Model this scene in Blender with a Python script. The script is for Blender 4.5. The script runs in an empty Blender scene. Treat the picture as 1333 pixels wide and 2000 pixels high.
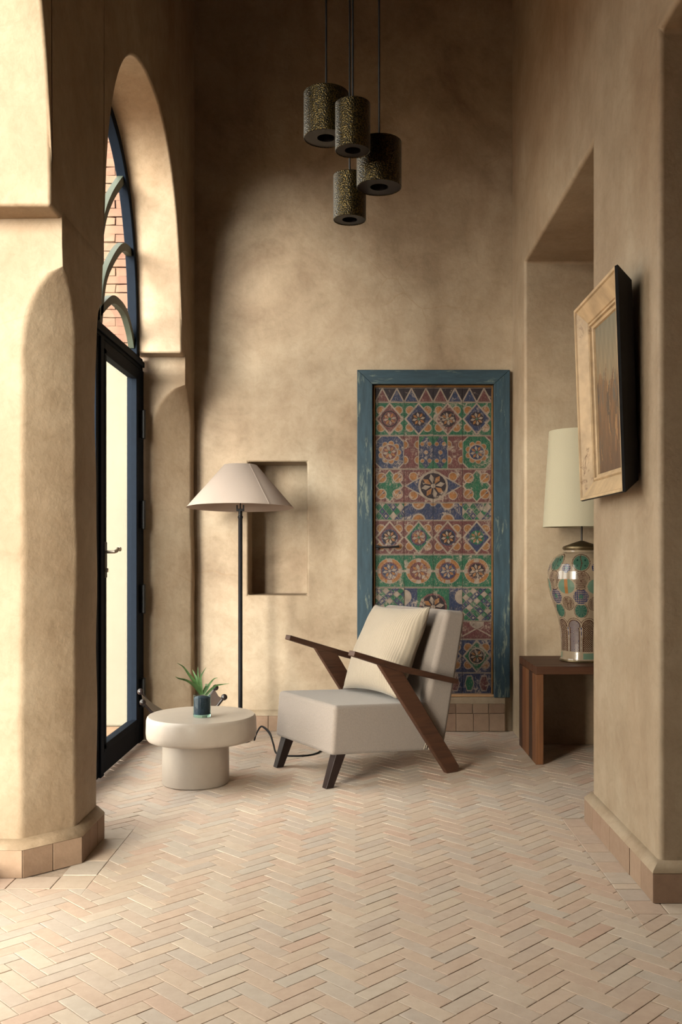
import bpy, bmesh, math, random
from math import sin, cos, pi, radians
from mathutils import Vector, Matrix

random.seed(7)
S = bpy.context.scene
COL = S.collection

# ------------------------------------------------------------------ camera, light, exposure
cam_d = bpy.data.cameras.new('camera')
cam = bpy.data.objects.new('camera', cam_d)
COL.objects.link(cam)
cam.location = (0, 0, 1.2)
cam.rotation_euler = (pi / 2, 0, 0)
cam_d.sensor_fit = 'AUTO'
cam_d.sensor_width = 36
cam_d.lens = 1850 / 2000 * 36
cam_d.shift_x = -31.5 / 2000
cam_d.shift_y = 75 / 2000
cam_d.clip_start = 0.05
S.camera = cam

world = bpy.data.worlds.new('world')
S.world = world
world.use_nodes = True
bg = world.node_tree.nodes['Background']
bg.inputs[0].default_value = (1.0, 0.965, 0.92, 1)
bg.inputs[1].default_value = 12.0

sun_d = bpy.data.lights.new('hazy_sun', 'SUN')
sun_d.energy = 30.0
sun_d.angle = radians(37)
sun_d.color = (1.0, 0.945, 0.86)
sun = bpy.data.objects.new('hazy_sun', sun_d)
COL.objects.link(sun)
sun.rotation_euler = Vector((0.42, 0.90, -0.12)).to_track_quat('-Z', 'Y').to_euler()

S.view_settings.view_transform = 'Standard'
S.view_settings.look = 'None'
S.view_settings.exposure = 0.16
S.view_settings.gamma = 1.0
S.view_settings.use_curve_mapping = False
S.cycles.use_denoising = True
S.cycles.max_bounces = 10
S.cycles.diffuse_bounces = 3
S.cycles.transparent_max_bounces = 12
S.cycles.sample_clamp_indirect = 6.0

# ------------------------------------------------------------------ helpers
def srgb(r, g, b):
    def c(v):
        v /= 255.0
        return v / 12.92 if v <= 0.04045 else ((v + 0.055) / 1.055) ** 2.4
    return (c(r), c(g), c(b), 1)

def tag(o, label=None, cat=None, group=None, kind=None):
    if label: o['label'] = label
    if cat: o['category'] = cat
    if group: o['group'] = group
    if kind: o['kind'] = kind
    return o

def empty(name, loc, rz=0, **k):
    o = bpy.data.objects.new(name, None)
    COL.objects.link(o)
    o.location = loc
    o.rotation_euler = (0, 0, rz)
    o.empty_display_size = 0.1
    return tag(o, **k)

def link_mesh(name, me, mats=None, parent=None, loc=None):
    o = bpy.data.objects.new(name, me)
    COL.objects.link(o)
    if mats and not me.materials:
        for m in (mats if isinstance(mats, (list, tuple)) else [mats]):
            me.materials.append(m)
    if parent: o.parent = parent
    if loc: o.location = loc
    return o

def obj(name, bm, mats, parent=None, smooth=False, bevel=0, seg=2, auto=35, loc=None):
    me = bpy.data.meshes.new(name)
    bmesh.ops.recalc_face_normals(bm, faces=bm.faces)
    bm.to_mesh(me)
    bm.free()
    if smooth or bevel:
        me.polygons.foreach_set('use_smooth', [True] * len(me.polygons))
        if hasattr(me, 'set_sharp_from_angle'):
            me.set_sharp_from_angle(angle=radians(auto))
    o = link_mesh(name, me, mats, parent, loc)
    if bevel:
        b = o.modifiers.new('bevel', 'BEVEL')
        b.width = bevel
        b.segments = seg
        b.limit_method = 'ANGLE'
        b.angle_limit = radians(30)
        b.harden_normals = True
        me.set_sharp_from_angle(angle=radians(180))
    return o

def BM(): return bmesh.new()

def box(bm, x0, x1, y0, y1, z0, z1, mi=0):
    v = [bm.verts.new(p) for p in ((x0,y0,z0),(x1,y0,z0),(x1,y1,z0),(x0,y1,z0),(x0,y0,z1),(x1,y0,z1),(x1,y1,z1),(x0,y1,z1))]
    for f in ((0,3,2,1),(4,5,6,7),(0,1,5,4),(1,2,6,5),(2,3,7,6),(3,0,4,7)):
        bm.faces.new([v[i] for i in f]).material_index = mi
    return v

def prism(bm, pts, axis, a, b, mi=0):
    """extrude polygon pts (2D) along axis ('x','y','z') from a to b"""
    def P(p, t):
        return {'x': (t, p[0], p[1]), 'y': (p[0], t, p[1]), 'z': (p[0], p[1], t)}[axis]
    A = [bm.verts.new(P(p, a)) for p in pts]
    B = [bm.verts.new(P(p, b)) for p in pts]
    n = len(pts)
    bm.faces.new(A[::-1]).material_index = mi
    bm.faces.new(B).material_index = mi
    for i in range(n):
        bm.faces.new((A[i], A[(i+1)%n], B[(i+1)%n], B[i])).material_index = mi

def lathe(bm, prof, n=48, cx=0, cy=0, mi=0, closed=False):
    rings = []
    for r, z in prof:
        if r < 1e-6:
            rings.append([bm.verts.new((cx, cy, z))])
        else:
            rings.append([bm.verts.new((cx + r*cos(2*pi*i/n), cy + r*sin(2*pi*i/n), z)) for i in range(n)])
    pairs = list(zip(rings, rings[1:]))
    if closed: pairs.append((rings[-1], rings[0]))
    for a, b in pairs:
        for i in range(n):
            j = (i+1) % n
            if len(a) == 1 and len(b) == 1: continue
            if len(a) == 1: f = bm.faces.new((a[0], b[j], b[i]))
            elif len(b) == 1: f = bm.faces.new((a[i], a[j], b[0]))
            else: f = bm.faces.new((a[i], a[j], b[j], b[i]))
            f.material_index = mi

def tube(bm, pts, r, n=8, mi=0, caps=True):
    pts = [Vector(p) for p in pts]
    rr = r if isinstance(r, (list, tuple)) else [r] * len(pts)
    rings = []
    up = None
    for i, p in enumerate(pts):
        d = (pts[min(i+1, len(pts)-1)] - pts[max(i-1, 0)]).normalized()
        if up is None:
            up = Vector((0,0,1)) if abs(d.z) < 0.9 else Vector((1,0,0))
        s = d.cross(up).normalized()
        up = s.cross(d).normalized()
        rings.append([bm.verts.new(p + (s*cos(2*pi*k/n) + up*sin(2*pi*k/n)) * rr[i]) for k in range(n)])
    for a, b in zip(rings, rings[1:]):
        for k in range(n):
            bm.faces.new((a[k], a[(k+1)%n], b[(k+1)%n], b[k])).material_index = mi
    if caps:
        bm.faces.new(rings[0][::-1]).material_index = mi
        bm.faces.new(rings[-1]).material_index = mi

def sphere(bm, c, r, mi=0, u=14, v=10):
    prof = [(r*sin(pi*i/v), c[2] - r*cos(pi*i/v)) for i in range(v+1)]
    prof[0] = (0, c[2]-r); prof[-1] = (0, c[2]+r)
    lathe(bm, prof, u, c[0], c[1], mi)

def spline(pts, n=8):
    out = []
    P = [Vector(p) for p in pts]
    for i in range(len(P)-1):
        p0, p1, p2, p3 = P[max(i-1,0)], P[i], P[i+1], P[min(i+2,len(P)-1)]
        for k in range(n):
            t = k/n
            out.append(0.5*((2*p1) + (p2-p0)*t + (2*p0-5*p1+4*p2-p3)*t*t + (3*p1-p0-3*p2+p3)*t**3))
    out.append(P[-1])
    return out

# ------------------------------------------------------------------ materials
class NT:
    def __init__(self, name):
        self.m = bpy.data.materials.new(name)
        self.m.use_nodes = True
        self.t = self.m.node_tree
        self.b = self.t.nodes['Principled BSDF']
        self.out = self.t.nodes['Material Output']
    def n(self, typ, **kw):
        nd = self.t.nodes.new(typ)
        for k, v in kw.items():
            if k.startswith('_'): setattr(nd, k[1:], v)
        return nd
    def l(self, a, b): self.t.links.new(a, b)
    def noise(self, vec, scale, detail=4, rough=0.6, dist=0.0):
        nd = self.n('ShaderNodeTexNoise')
        nd.inputs['Scale'].default_value = scale
        nd.inputs['Detail'].default_value = detail
        nd.inputs['Roughness'].default_value = rough
        nd.inputs['Distortion'].default_value = dist
        if vec is not None: self.l(vec, nd.inputs['Vector'])
        return nd.outputs['Fac']
    def ramp(self, fac, stops):
        nd = self.n('ShaderNodeValToRGB')
        e = nd.color_ramp.elements
        while len(e) < len(stops): e.new(0.5)
        for el, (p, c) in zip(e, stops):
            el.position = p
            el.color = c if len(c) == 4 else (*c, 1)
        self.l(fac, nd.inputs['Fac'])
        return nd.outputs['Color']
    def mix(self, fac, a, b, mode='MIX'):
        nd = self.n('ShaderNodeMix')
        nd.data_type = 'RGBA'
        nd.blend_type = mode
        for inp, v in ((nd.inputs[0], fac), (nd.inputs[6], a), (nd.inputs[7], b)):
            if isinstance(v, (int, float)): inp.default_value = v
            elif isinstance(v, tuple): inp.default_value = v
            else: self.l(v, inp)
        return nd.outputs[2]
    def coord(self, kind='Object', scale=None, rot=None):
        tc = self.n('ShaderNodeTexCoord')
        o = tc.outputs[kind]
        if scale or rot:
            mp = self.n('ShaderNodeMapping')
            if scale: mp.inputs['Scale'].default_value = scale
            if rot: mp.inputs['Rotation'].default_value = rot
            self.l(o, mp.inputs['Vector'])
            o = mp.outputs['Vector']
        return o
    def bump(self, h, strength=0.2, dist=0.01):
        nd = self.n('ShaderNodeBump')
        nd.inputs['Strength'].default_value = strength
        nd.inputs['Distance'].default_value = dist
        self.l(h, nd.inputs['Height'])
        self.l(nd.outputs['Normal'], self.b.inputs['Normal'])
    def set(self, color=None, rough=None, metal=None, spec=None):
        if color is not None:
            if isinstance(color, tuple): self.b.inputs['Base Color'].default_value = color
            else: self.l(color, self.b.inputs['Base Color'])
        if rough is not None: self.b.inputs['Roughness'].default_value = rough
        if metal is not None: self.b.inputs['Metallic'].default_value = metal
        if spec is not None: self.b.inputs['Specular IOR Level'].default_value = spec

W4, K4 = (1,1,1,1), (0,0,0,1)

def mat_plain(name, c, rough=0.5, metal=0.0, spec=0.5, var=0.12, scale=12, bump=0.0):
    k = NT(name)
    v = k.coord()
    nz = k.noise(v, scale, 5)
    d = tuple(x*(1-var) for x in c[:3]) + (1,)
    u = tuple(min(1, x*(1+var)) for x in c[:3]) + (1,)
    k.set(k.ramp(nz, [(0.3, d), (0.7, u)]), rough, metal, spec)
    if bump: k.bump(nz, bump, 0.01)
    return k.m

def mat_plaster(name, base, dark, light, cracks=True):
    k = NT(name)
    v = k.coord()
    big = k.noise(v, 1.1, 6, 0.62, 0.6)
    mid = k.noise(v, 4.5, 8, 0.65, 0.3)
    vs = k.coord(scale=(9, 9, 1.6))
    streak = k.noise(vs, 1.0, 4, 0.6)
    c = k.ramp(big, [(0.30, dark), (0.5, base), (0.72, light)])
    c = k.mix(0.45, c, k.ramp(mid, [(0.3, (0.62,0.58,0.52,1)), (0.62, W4)]), 'MULTIPLY')
    c = k.mix(0.35, c, k.ramp(streak, [(0.35, (0.78,0.75,0.70,1)), (0.65, W4)]), 'MULTIPLY')
    fine = k.noise(v, 14, 10, 0.78, 0.8)
    c = k.mix(0.55, c, k.ramp(fine, [(0.30, (0.70,0.66,0.60,1)), (0.55, W4), (0.78, (1.0,0.99,0.97,1))]), 'MULTIPLY')
    sp = k.ramp(k.noise(v, 2.3, 10, 0.75), [(0.66, K4), (0.8, W4)])
    c = k.mix(k.mix(0.5, K4, sp), c, srgb(96, 77, 54))
    if cracks:
        wn = k.n('ShaderNodeTexNoise'); wn.inputs['Scale'].default_value = 3.0
        k.l(v, wn.inputs['Vector'])
        wv = k.mix(0.12, v, wn.outputs['Color'])
        vo = k.n('ShaderNodeTexVoronoi', _feature='DISTANCE_TO_EDGE')
        vo.inputs['Scale'].default_value = 2.6
        k.l(wv, vo.inputs['Vector'])
        line = k.ramp(vo.outputs['Distance'], [(0.0, W4), (0.012, K4)])
        msk = k.ramp(k.noise(v, 1.4, 2), [(0.55, K4), (0.66, (0.3,0.3,0.3,1))])
        c = k.mix(k.mix(1.0, line, msk, 'MULTIPLY'), c, srgb(120, 92, 60))
    k.set(c, 0.62, 0, 0.35)
    h = k.mix(0.4, k.noise(v, 3, 5), k.noise(v, 28, 6))
    k.bump(h, 0.30, 0.02)
    return k.m

PLASTER = mat_plaster('tan_plaster', srgb(153, 135, 114), srgb(139, 117, 94), srgb(165, 150, 130))
PLASTER_BACK = mat_plaster('mottled_plaster', srgb(152, 134, 113), srgb(120, 98, 77), srgb(170, 155, 135))
CEILING = mat_plain('dark_cedar_ceiling', srgb(80, 55, 40), 0.7)
CREAM_OUT = mat_plain('outdoor_cream_plaster', srgb(106, 101, 88), 0.8, var=0.05, scale=3)
GROUND = mat_plain('outdoor_paving', srgb(142, 114, 90), 0.85, var=0.15, scale=6)
GROUT = mat_plain('floor_bedding', srgb(156, 138, 122), 0.95, var=0.2, scale=40)

def mat_brick(name, island, stops, dirt=0.35, rough=0.72, vscale=22):
    k = NT(name)
    v = k.coord()
    if island:
        r = k.n('ShaderNodeNewGeometry').outputs['Random Per Island']
    else:
        r = k.n('ShaderNodeObjectInfo').outputs['Random']
        add = k.n('ShaderNodeVectorMath', _operation='ADD')
        k.l(v, add.inputs[0])
        cmb = k.n('ShaderNodeCombineXYZ')
        mul = k.n('ShaderNodeMath', _operation='MULTIPLY'); mul.inputs[1].default_value = 37.0
        k.l(r, mul.inputs[0]); k.l(mul.outputs[0], cmb.inputs[0])
        k.l(cmb.outputs[0], add.inputs[1]); v = add.outputs[0]
    c = k.ramp(r, stops)
    nz = k.noise(v, vscale, 7, 0.7)
    c = k.mix(dirt, c, k.ramp(nz, [(0.32, (0.68,0.62,0.56,1)), (0.65, W4)]), 'MULTIPLY')
    c = k.mix(k.ramp(k.noise(v, 60, 3), [(0.66, K4), (0.74, (0.35,0.35,0.35,1))]), c, srgb(150, 115, 85))
    k.set(c, rough, 0, 0.4)
    k.bump(nz, 0.25, 0.004)
    return k.m

FSTOPS = [(0.0, srgb(183, 163, 147)), (0.15, srgb(179, 166, 155)), (0.3, srgb(188, 170, 153)), (0.45, srgb(184, 162, 146)),
          (0.6, srgb(181, 169, 157)), (0.75, srgb(191, 175, 159)), (0.90, srgb(185, 159, 143)), (1.0, srgb(186, 170, 153))]
FBRICK = mat_brick('floor_brick_clay', False, FSTOPS)
FBRICK_S = mat_brick('floor_brick_clay_far', True, FSTOPS)
BASE_TILE = mat_brick('baseboard_tile_clay', False, [(0.0, srgb(134, 108, 90)), (0.5, srgb(146, 122, 102)), (1.0, srgb(122, 98, 80))], 0.5)
OUT_BRICK = mat_brick('outdoor_brick', False, [(0.0, srgb(92, 60, 45)), (0.5, srgb(108, 78, 60)), (1.0, srgb(100, 68, 52))], 0.4)

NAVY = mat_plain('navy_steel_paint', srgb(16, 22, 31), 0.7, 0.0, 0.05, 0.1, 30)
SAGE = mat_plain('sage_steel', srgb(62, 67, 58), 0.6, 0.0, 0.2, var=0.06)  # even grey-green for the tracery bars, paler than the navy frame
BLACKM = mat_plain('black_iron', srgb(13, 13, 17), 0.5, 0.0, 0.3)
STEEL = mat_plain('worn_steel', srgb(160, 150, 138), 0.35, 0.9)
BRONZE_STEM = mat_plain('dark_stem_metal', srgb(48, 42, 38), 0.4, 0.6)
BRASS = mat_plain('aged_brass', srgb(96, 82, 60), 0.35, 0.85)

def mat_glass(name, tint=(1,1,1,1), refl=0.06):
    k = NT(name)
    tr = k.n('ShaderNodeBsdfTransparent'); tr.inputs[0].default_value = tint
    gl = k.n('ShaderNodeBsdfGlossy'); gl.inputs['Roughness'].default_value = 0.02
    mx = k.n('ShaderNodeMixShader')
    lw = k.n('ShaderNodeLayerWeight'); lw.inputs['Blend'].default_value = 0.5   # facing: 1 - |cos|
    pw = k.n('ShaderNodeMath', _operation='POWER'); pw.inputs[1].default_value = 5.0
    ml = k.n('ShaderNodeMath', _operation='MULTIPLY_ADD'); ml.inputs[1].default_value = 0.5; ml.inputs[2].default_value = 0.02
    k.l(lw.outputs['Facing'], pw.inputs[0]); k.l(pw.outputs[0], ml.inputs[0])
    k.l(ml.outputs[0], mx.inputs[0])
    k.l(tr.outputs[0], mx.inputs[1]); k.l(gl.outputs[0], mx.inputs[2])
    k.l(mx.outputs[0], k.out.inputs['Surface'])
    return k.m
GLASS = mat_glass('window_glass', (0.80, 0.81, 0.79, 1))
GLASS_DIMMING = mat_glass('dimming_window_glass', (0.66, 0.66, 0.63, 1))  # tint set darker to cut daylight through the added near window
TUMBLER = mat_glass('tumbler_glass', (0.80, 0.92, 0.93, 1))
k = NT('thick_green_glass')
k.set(srgb(170, 215, 205), 0.05); k.b.inputs['Transmission Weight'].default_value = 0.8; k.b.inputs['IOR'].default_value = 1.45
THICKGLASS = k.m

def mat_wood(name, a, b, scale=(2, 30, 30), rough=0.5, lo=0.55):
    k = NT(name)
    v = k.coord(scale=scale)
    oi = k.n('ShaderNodeObjectInfo')
    add = k.n('ShaderNodeVectorMath', _operation='ADD')
    k.l(v, add.inputs[0])
    mul = k.n('ShaderNodeVectorMath', _operation='SCALE'); mul.inputs['Scale'].default_value = 9.0
    cmb = k.n('ShaderNodeCombineXYZ'); k.l(oi.outputs['Random'], cmb.inputs[0]); k.l(oi.outputs['Random'], cmb.inputs[1])
    k.l(cmb.outputs[0], mul.inputs[0]); k.l(mul.outputs[0], add.inputs[1])
    g = k.noise(add.outputs[0], 1.0, 6, 0.6, 1.2)
    c = k.ramp(g, [(0.25, a), (0.75, b)])
    c = k.mix(0.8, c, k.ramp(oi.outputs['Random'], [(0, (lo,lo*0.9,lo*0.9,1)), (1, W4)]), 'MULTIPLY')
    k.set(c, rough, 0, 0.3)
    k.bump(g, 0.12, 0.003)
    return k.m
WALNUT = mat_wood('oiled_walnut', srgb(46, 28, 20), srgb(80, 52, 37), (30, 3, 30))
ESPRESSO = mat_wood('espresso_leg_wood', srgb(28, 18, 16), srgb(42, 28, 24), (30, 30, 3))
ROSEW_L = mat_wood('light_rosewood', srgb(74, 46, 26), srgb(108, 70, 42), (40, 40, 2), 0.5, 0.9)
ROSEW_M = mat_wood('mid_rosewood', srgb(62, 36, 20), srgb(100, 62, 36), (40, 40, 2), 0.5, 0.9)
ROSEW_D = mat_wood('dark_rosewood', srgb(30, 18, 13), srgb(58, 35, 23), (40, 40, 2), 0.5, 0.9)
ROSEW_TOP = mat_wood('striped_rosewood_top', srgb(52, 29, 17), srgb(84, 52, 31), (2, 30, 30))

def mat_fabric(name, c, scale=420, strength=0.35, var=0.15, ribs=0):
    k = NT(name)
    v = k.coord()
    h = k.noise(v, scale*0.6, 2, 0.5)
    if ribs:      # slubbed upright ribs
        w1 = k.n('ShaderNodeTexWave', _bands_direction='X'); w1.inputs['Scale'].default_value = ribs
        w1.inputs['Distortion'].default_value = 3.5; w1.inputs['Detail'].default_value = 3; w1.inputs['Detail Scale'].default_value = 0.4
        k.l(k.coord(scale=(1, 1, 0.12)), w1.inputs['Vector'])
        h = k.mix(0.6, h, w1.outputs['Fac'])
    nz = k.noise(v, scale, 3)
    d = tuple(x*(1-var) for x in c[:3]) + (1,)
    u = tuple(min(1, x*(1+var)) for x in c[:3]) + (1,)
    col = k.ramp(k.mix(0.5, nz, h), [(0.3, d), (0.7, u)])
    k.set(col, 0.95, 0, 0.1)
    k.b.inputs['Sheen Weight'].default_value = 0.15
    k.bump(h, strength, 0.002)
    return k.m
LINEN = mat_fabric('grey_beige_linen', srgb(124, 114, 107), 420, 0.4, 0.2)
SLUB = mat_fabric('cream_slub_cotton', srgb(134, 123, 109), 300, 0.8, 0.16, 24)

def mat_shade(name, c):
    k = NT(name)
    v = k.coord()
    nz = k.noise(v, 300, 2)
    col = k.ramp(nz, [(0.3, tuple(x*0.95 for x in c[:3])+(1,)), (0.7, c)])
    k.set(col, 0.9, 0, 0.1)
    tl = k.n('ShaderNodeBsdfTranslucent'); k.l(col, tl.inputs[0])
    mx = k.n('ShaderNodeMixShader'); mx.inputs[0].default_value = 0.35
    k.l(k.b.outputs[0], mx.inputs[1]); k.l(tl.outputs[0], mx.inputs[2])
    k.l(mx.outputs[0], k.out.inputs['Surface'])
    return k.m
SHADE_W = mat_shade('white_linen_shade', srgb(180, 165, 155))
SHADE_G = mat_shade('pale_cream_shade', srgb(184, 176, 154))

def mat_stone(name, c):
    k = NT(name)
    v = k.coord()
    nz = k.noise(v, 7, 8, 0.7, 0.4)
    col = k.ramp(nz, [(0.3, tuple(x*0.88 for x in c[:3])+(1,)), (0.7, c)])
    k.set(col, 0.38, 0, 0.45)
    k.bump(k.noise(v, 60, 4), 0.08, 0.004)
    return k.m
STONE = mat_stone('polished_cement', srgb(167, 155, 143))

# ------------------------------------------------------------------ room constants
XL, XR, YB, YF, ZC = -1.083, 1.035, 6.31, -1.6, 5.6
XO = -1.40                      # outer face of the left wall
LEDGE = 2.417
ARCH = [dict(j=(1.53, 3.49), c=2.46), dict(j=(4.02, 5.98), c=4.95)]
AA, AB, AN = 0.888, 1.245, 2.35

def arch_h(d, a=AA, b=AB):
    t = min(1.0, abs(d)/a)
    return b * (1 - t**AN) ** (1/AN)

def wob(y, z, a=0.004):
    return a*(sin(3.1*y+2.3*z) + 0.7*sin(7.3*z-2*y) + 0.5*sin(13*z+5*y))

# ------------------------------------------------------------------ left wall: piers and arched upper wall
def fillet(pts, r, n=3):
    out = []
    m = len(pts)
    for i, p in enumerate(pts):
        p = Vector(p); a = Vector(pts[i-1]); b = Vector(pts[(i+1) % m])
        la, lb = (a-p).length, (b-p).length
        rr = min(r, la*0.45, lb*0.45)
        s = p + (a-p).normalized()*rr if la > 1e-6 else p
        e = p + (b-p).normalized()*rr if lb > 1e-6 else p
        for q in range(n+1):
            t = q/n
            out.append(s*(1-t)**2 + p*2*t*(1-t) + e*t*t)
    return out

def chamf(c, z):
    if z <= 1.93: return c
    if z >= 2.245: return 0.001
    t = (z-1.93)/(2.245-1.93)
    return max(0.001, c*(1-t**2)**0.62)

def pier(bm, ya, yb, c1, c2):
    zs = [i*0.1 for i in range(0, 20)] + [1.93+0.315*i/14 for i in range(15)] + [2.33, LEDGE-0.02, LEDGE+0.02, LEDGE+0.05]
    rings = []
    for z in zs:
        a, b = chamf(c1, z), chamf(c2, z)
        flare = 0.0 if z < 2.25 else 0.014*min(1, (z-2.25)/0.16)
        ya_, yb_ = ya - flare*(1 if c1 else 0), yb + flare*(1 if c2 else 0)
        pts = [(XL, ya_+a), (XL, yb_-b), (XL-b, yb_), (XO, yb_), (XO, ya_), (XL-a, ya_)]
        ring = []
        for p in fillet(pts, 0.016):
            w = wob(p[1], z)*min(1, max(0, (2.36-z)/0.25)) if z > 0.05 else 0
            if z > LEDGE-0.03: w = 0.0012 if z < LEDGE+0.03 else -0.01
            ring.append(bm.verts.new((p[0] + w*0.8, p[1] + wob(p[0]*3, z+1.7)*0.9, z)))
        rings.append(ring)
    n = len(rings[0])
    for A, B in zip(rings, rings[1:]):
        for i in range(n):
            bm.faces.new((A[i], A[(i+1) % n], B[(i+1) % n], B[i]))
    bm.faces.new(rings[-1]); bm.faces.new(rings[0][::-1])

PIERS = [(YF, 1.53, 0.0, 0.153), (3.49, 4.02, 0.153, 0.085), (5.98, YB+0.1, 0.207, 0.0)]
bm = BM()
for p in PIERS: pier(bm, *p)
wl = obj('wall_left', bm, PLASTER, smooth=True, auto=50)
tag(wl, kind='structure')
bm = BM()
ys = [YF]
for A in ARCH:
    n = 56
    for i in range(n+1):
        ys.append(A['c'] - AA*cos(pi*i/n))
ys.append(YB+0.1)
def low(y):
    for A in ARCH:
        if abs(y-A['c']) < AA + 1e-9: return LEDGE + arch_h(y-A['c'])
    return LEDGE
cols = []
for y in ys:
    zl = low(y)
    cols.append([bm.verts.new((XL, y, zl)), bm.verts.new((XL, y, ZC)), bm.verts.new((XO, y, ZC)), bm.verts.new((XO, y, zl))])
for a, b in zip(cols, cols[1:]):
    for i in range(4):
        j = (i+1) % 4
        bm.faces.new((a[i], a[j], b[j], b[i]))
bm.faces.new(cols[0]); bm.faces.new(cols[-1][::-1])
wu = obj('wall_left', bm, PLASTER, bevel=0.014, seg=3)
wu.modifiers['bevel'].angle_limit = radians(50)
tag(wu, kind='structure')

# ------------------------------------------------------------------ grid walls (openings cut as cells)
def grid_wall(bm, us, vs, holes, fn, t0, t1):
    us, vs = sorted(us), sorted(vs)
    nu, nv = len(us)-1, len(vs)-1
    def solid(i, j):
        if not (0 <= i < nu and 0 <= j < nv): return False
        u, v = (us[i]+us[i+1])/2, (vs[j]+vs[j+1])/2
        return not any(h[0] < u < h[1] and h[2] < v < h[3] for h in holes)
    cache = {}
    def V(i, j, t):
        key = (i, j, t)
        if key not in cache: cache[key] = bm.verts.new(fn(us[i], vs[j], t))
        return cache[key]
    for i in range(nu):
        for j in range(nv):
            if not solid(i, j): continue
            q = ((i, j), (i+1, j), (i+1, j+1), (i, j+1))
            bm.faces.new([V(a, b, t0) for a, b in q])
            bm.faces.new([V(a, b, t1) for a, b in q[::-1]])
            for (di, dj), (p, r) in (((0,-1),(0,1)), ((1,0),(1,2)), ((0,1),(2,3)), ((-1,0),(3,0))):
                if not solid(i+di, j+dj):
                    a, b = q[p], q[r]
                    bm.faces.new((V(*a, t0), V(*b, t0), V(*b, t1), V(*a, t1)))

# right wall with two deep openings
OPEN = [(1.66, 3.245, -0.1, 2.985), (4.16, 5.86, -0.1, 2.985), (-0.85, 0.74, -0.1, 2.985)]
bm = BM()
us = [YF, YB+0.1] + [h[0] for h in OPEN] + [h[1] for h in OPEN]
grid_wall(bm, us, [-0.1, 2.985, ZC], OPEN, lambda u, v, t: (t, u, v), XR, 2.0)
wr = obj('wall_right', bm, PLASTER, bevel=0.02, seg=3)
tag(wr, kind='structure')
bm = BM(); box(bm, 2.0, 2.15, YF, YB+0.1, -0.1, ZC)
tag(obj('wall_right', bm, PLASTER), kind='structure')

# back wall with the niche and the recess of the tiled door
NX0, NX1, NZ0, NZ1 = -0.7265, -0.334, 0.903, 1.790
DX0, DX1, DZ0, DZ1 = 0.095, 0.92, 0.225, 2.305
holes = [(NX0, NX1, NZ0, NZ1), (DX0, DX1, DZ0, DZ1)]
bm = BM()
grid_wall(bm, [XO, NX0, NX1, DX0, DX1, 2.15], [-0.1, DZ0, NZ0, NZ1, DZ1, ZC], holes, lambda u, v, t: (u, t, v), YB, YB+0.27)
wb = obj('wall_back', bm, PLASTER_BACK, bevel=0.014, seg=3)
tag(wb, kind='structure')
bm = BM(); box(bm, XO, 2.15, YB+0.27, YB+0.4, -0.1, ZC)
tag(obj('wall_back', bm, PLASTER_BACK), kind='structure')
bm = BM(); box(bm, XO, 2.15, YF-0.2, YF, -0.1, ZC)
tag(obj('wall_front', bm, PLASTER), kind='structure')
bm = BM(); box(bm, XO, 2.15, YF-0.2, YB+0.4, ZC, ZC+0.2)
tag(obj('ceiling', bm, CEILING), kind='structure')

# ------------------------------------------------------------------ floor: herringbone bricks
floor = empty('floor', (0, 0, 0), kind='structure')
bm = BM(); box(bm, XO, 2.0, YF, YB, -0.10, -0.0024)
obj('bedding', bm, GROUT, floor)
BL, BW = 0.16, 0.0533
RB = (0.915, 2.0, 3.125, 4.25)     # border strip round the right pier
LB = (XO, -0.962, 3.36, 4.075)     # border strip round the left pier
SOLID = [(XR, 2.0, 3.245, 4.16), (XR, 2.0, 0.74, 1.66), (XR, 2.0, -1.6, -0.85), (XR, 2.0, 5.86, 6.4),
         (XO, XL, 3.49, 4.02), (XO, XL, YF, 1.53)]
def clip(poly, nx, ny, d):
    out = []
    for i, p in enumerate(poly):
        q = poly[(i+1) % len(poly)]
        sp, sq = nx*p[0]+ny*p[1]-d, nx*q[0]+ny*q[1]-d
        if sp <= 0: out.append(p)
        if (sp < 0) != (sq < 0) and abs(sp-sq) > 1e-12:
            t = sp/(sp-sq)
            out.append((p[0]+(q[0]-p[0])*t, p[1]+(q[1]-p[1])*t))
    return out
def area(p):
    return abs(sum(p[i][0]*p[(i+1)%len(p)][1]-p[(i+1)%len(p)][0]*p[i][1] for i in range(len(p))))/2
def cut_rect(poly, R):
    """convex pieces of poly outside the rectangle R"""
    if max(p[0] for p in poly) <= R[0] or min(p[0] for p in poly) >= R[1] or max(p[1] for p in poly) <= R[2] or min(p[1] for p in poly) >= R[3]:
        return [poly]
    out = []; rest = poly
    for nx, ny, d in ((1,0,R[0]), (-1,0,-R[1]), (0,1,R[2]), (0,-1,-R[3])):
        c = clip(rest, nx, ny, d)
        if len(c) > 2 and area(c) > 1e-6: out.append(c)
        rest = clip(rest, -nx, -ny, -d)
        if len(rest) < 3: break
    return out
def brick_prism(bm, poly, top, bot=-0.02, inset=0.0022, tilt=(0,0), mi=0):
    cx = sum(p[0] for p in poly)/len(poly); cy = sum(p[1] for p in poly)/len(poly)
    def z(p, t): return t + (p[0]-cx)*tilt[0] + (p[1]-cy)*tilt[1]
    def ins(p, d):
        v = Vector((p[0]-cx, p[1]-cy)); L = v.length
        return (cx + v.x*(1-d/L), cy + v.y*(1-d/L))
    A = [bm.verts.new((p[0], p[1], bot)) for p in poly]
    B = [bm.verts.new((p[0], p[1], z(p, top-0.0007))) for p in poly]
    C = [bm.verts.new((*ins(p, 0.003), z(p, top))) for p in poly]
    n = len(poly)
    for i in range(n):
        j = (i+1) % n
        bm.faces.new((A[i], A[j], B[j], B[i])).material_index = mi
        bm.faces.new((B[i], B[j], C[j], C[i])).material_index = mi
    bm.faces.new(C).material_index = mi
bricks = []
ang = radians(45)
ca, sa = cos(ang), sin(ang)
N = 3
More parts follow.
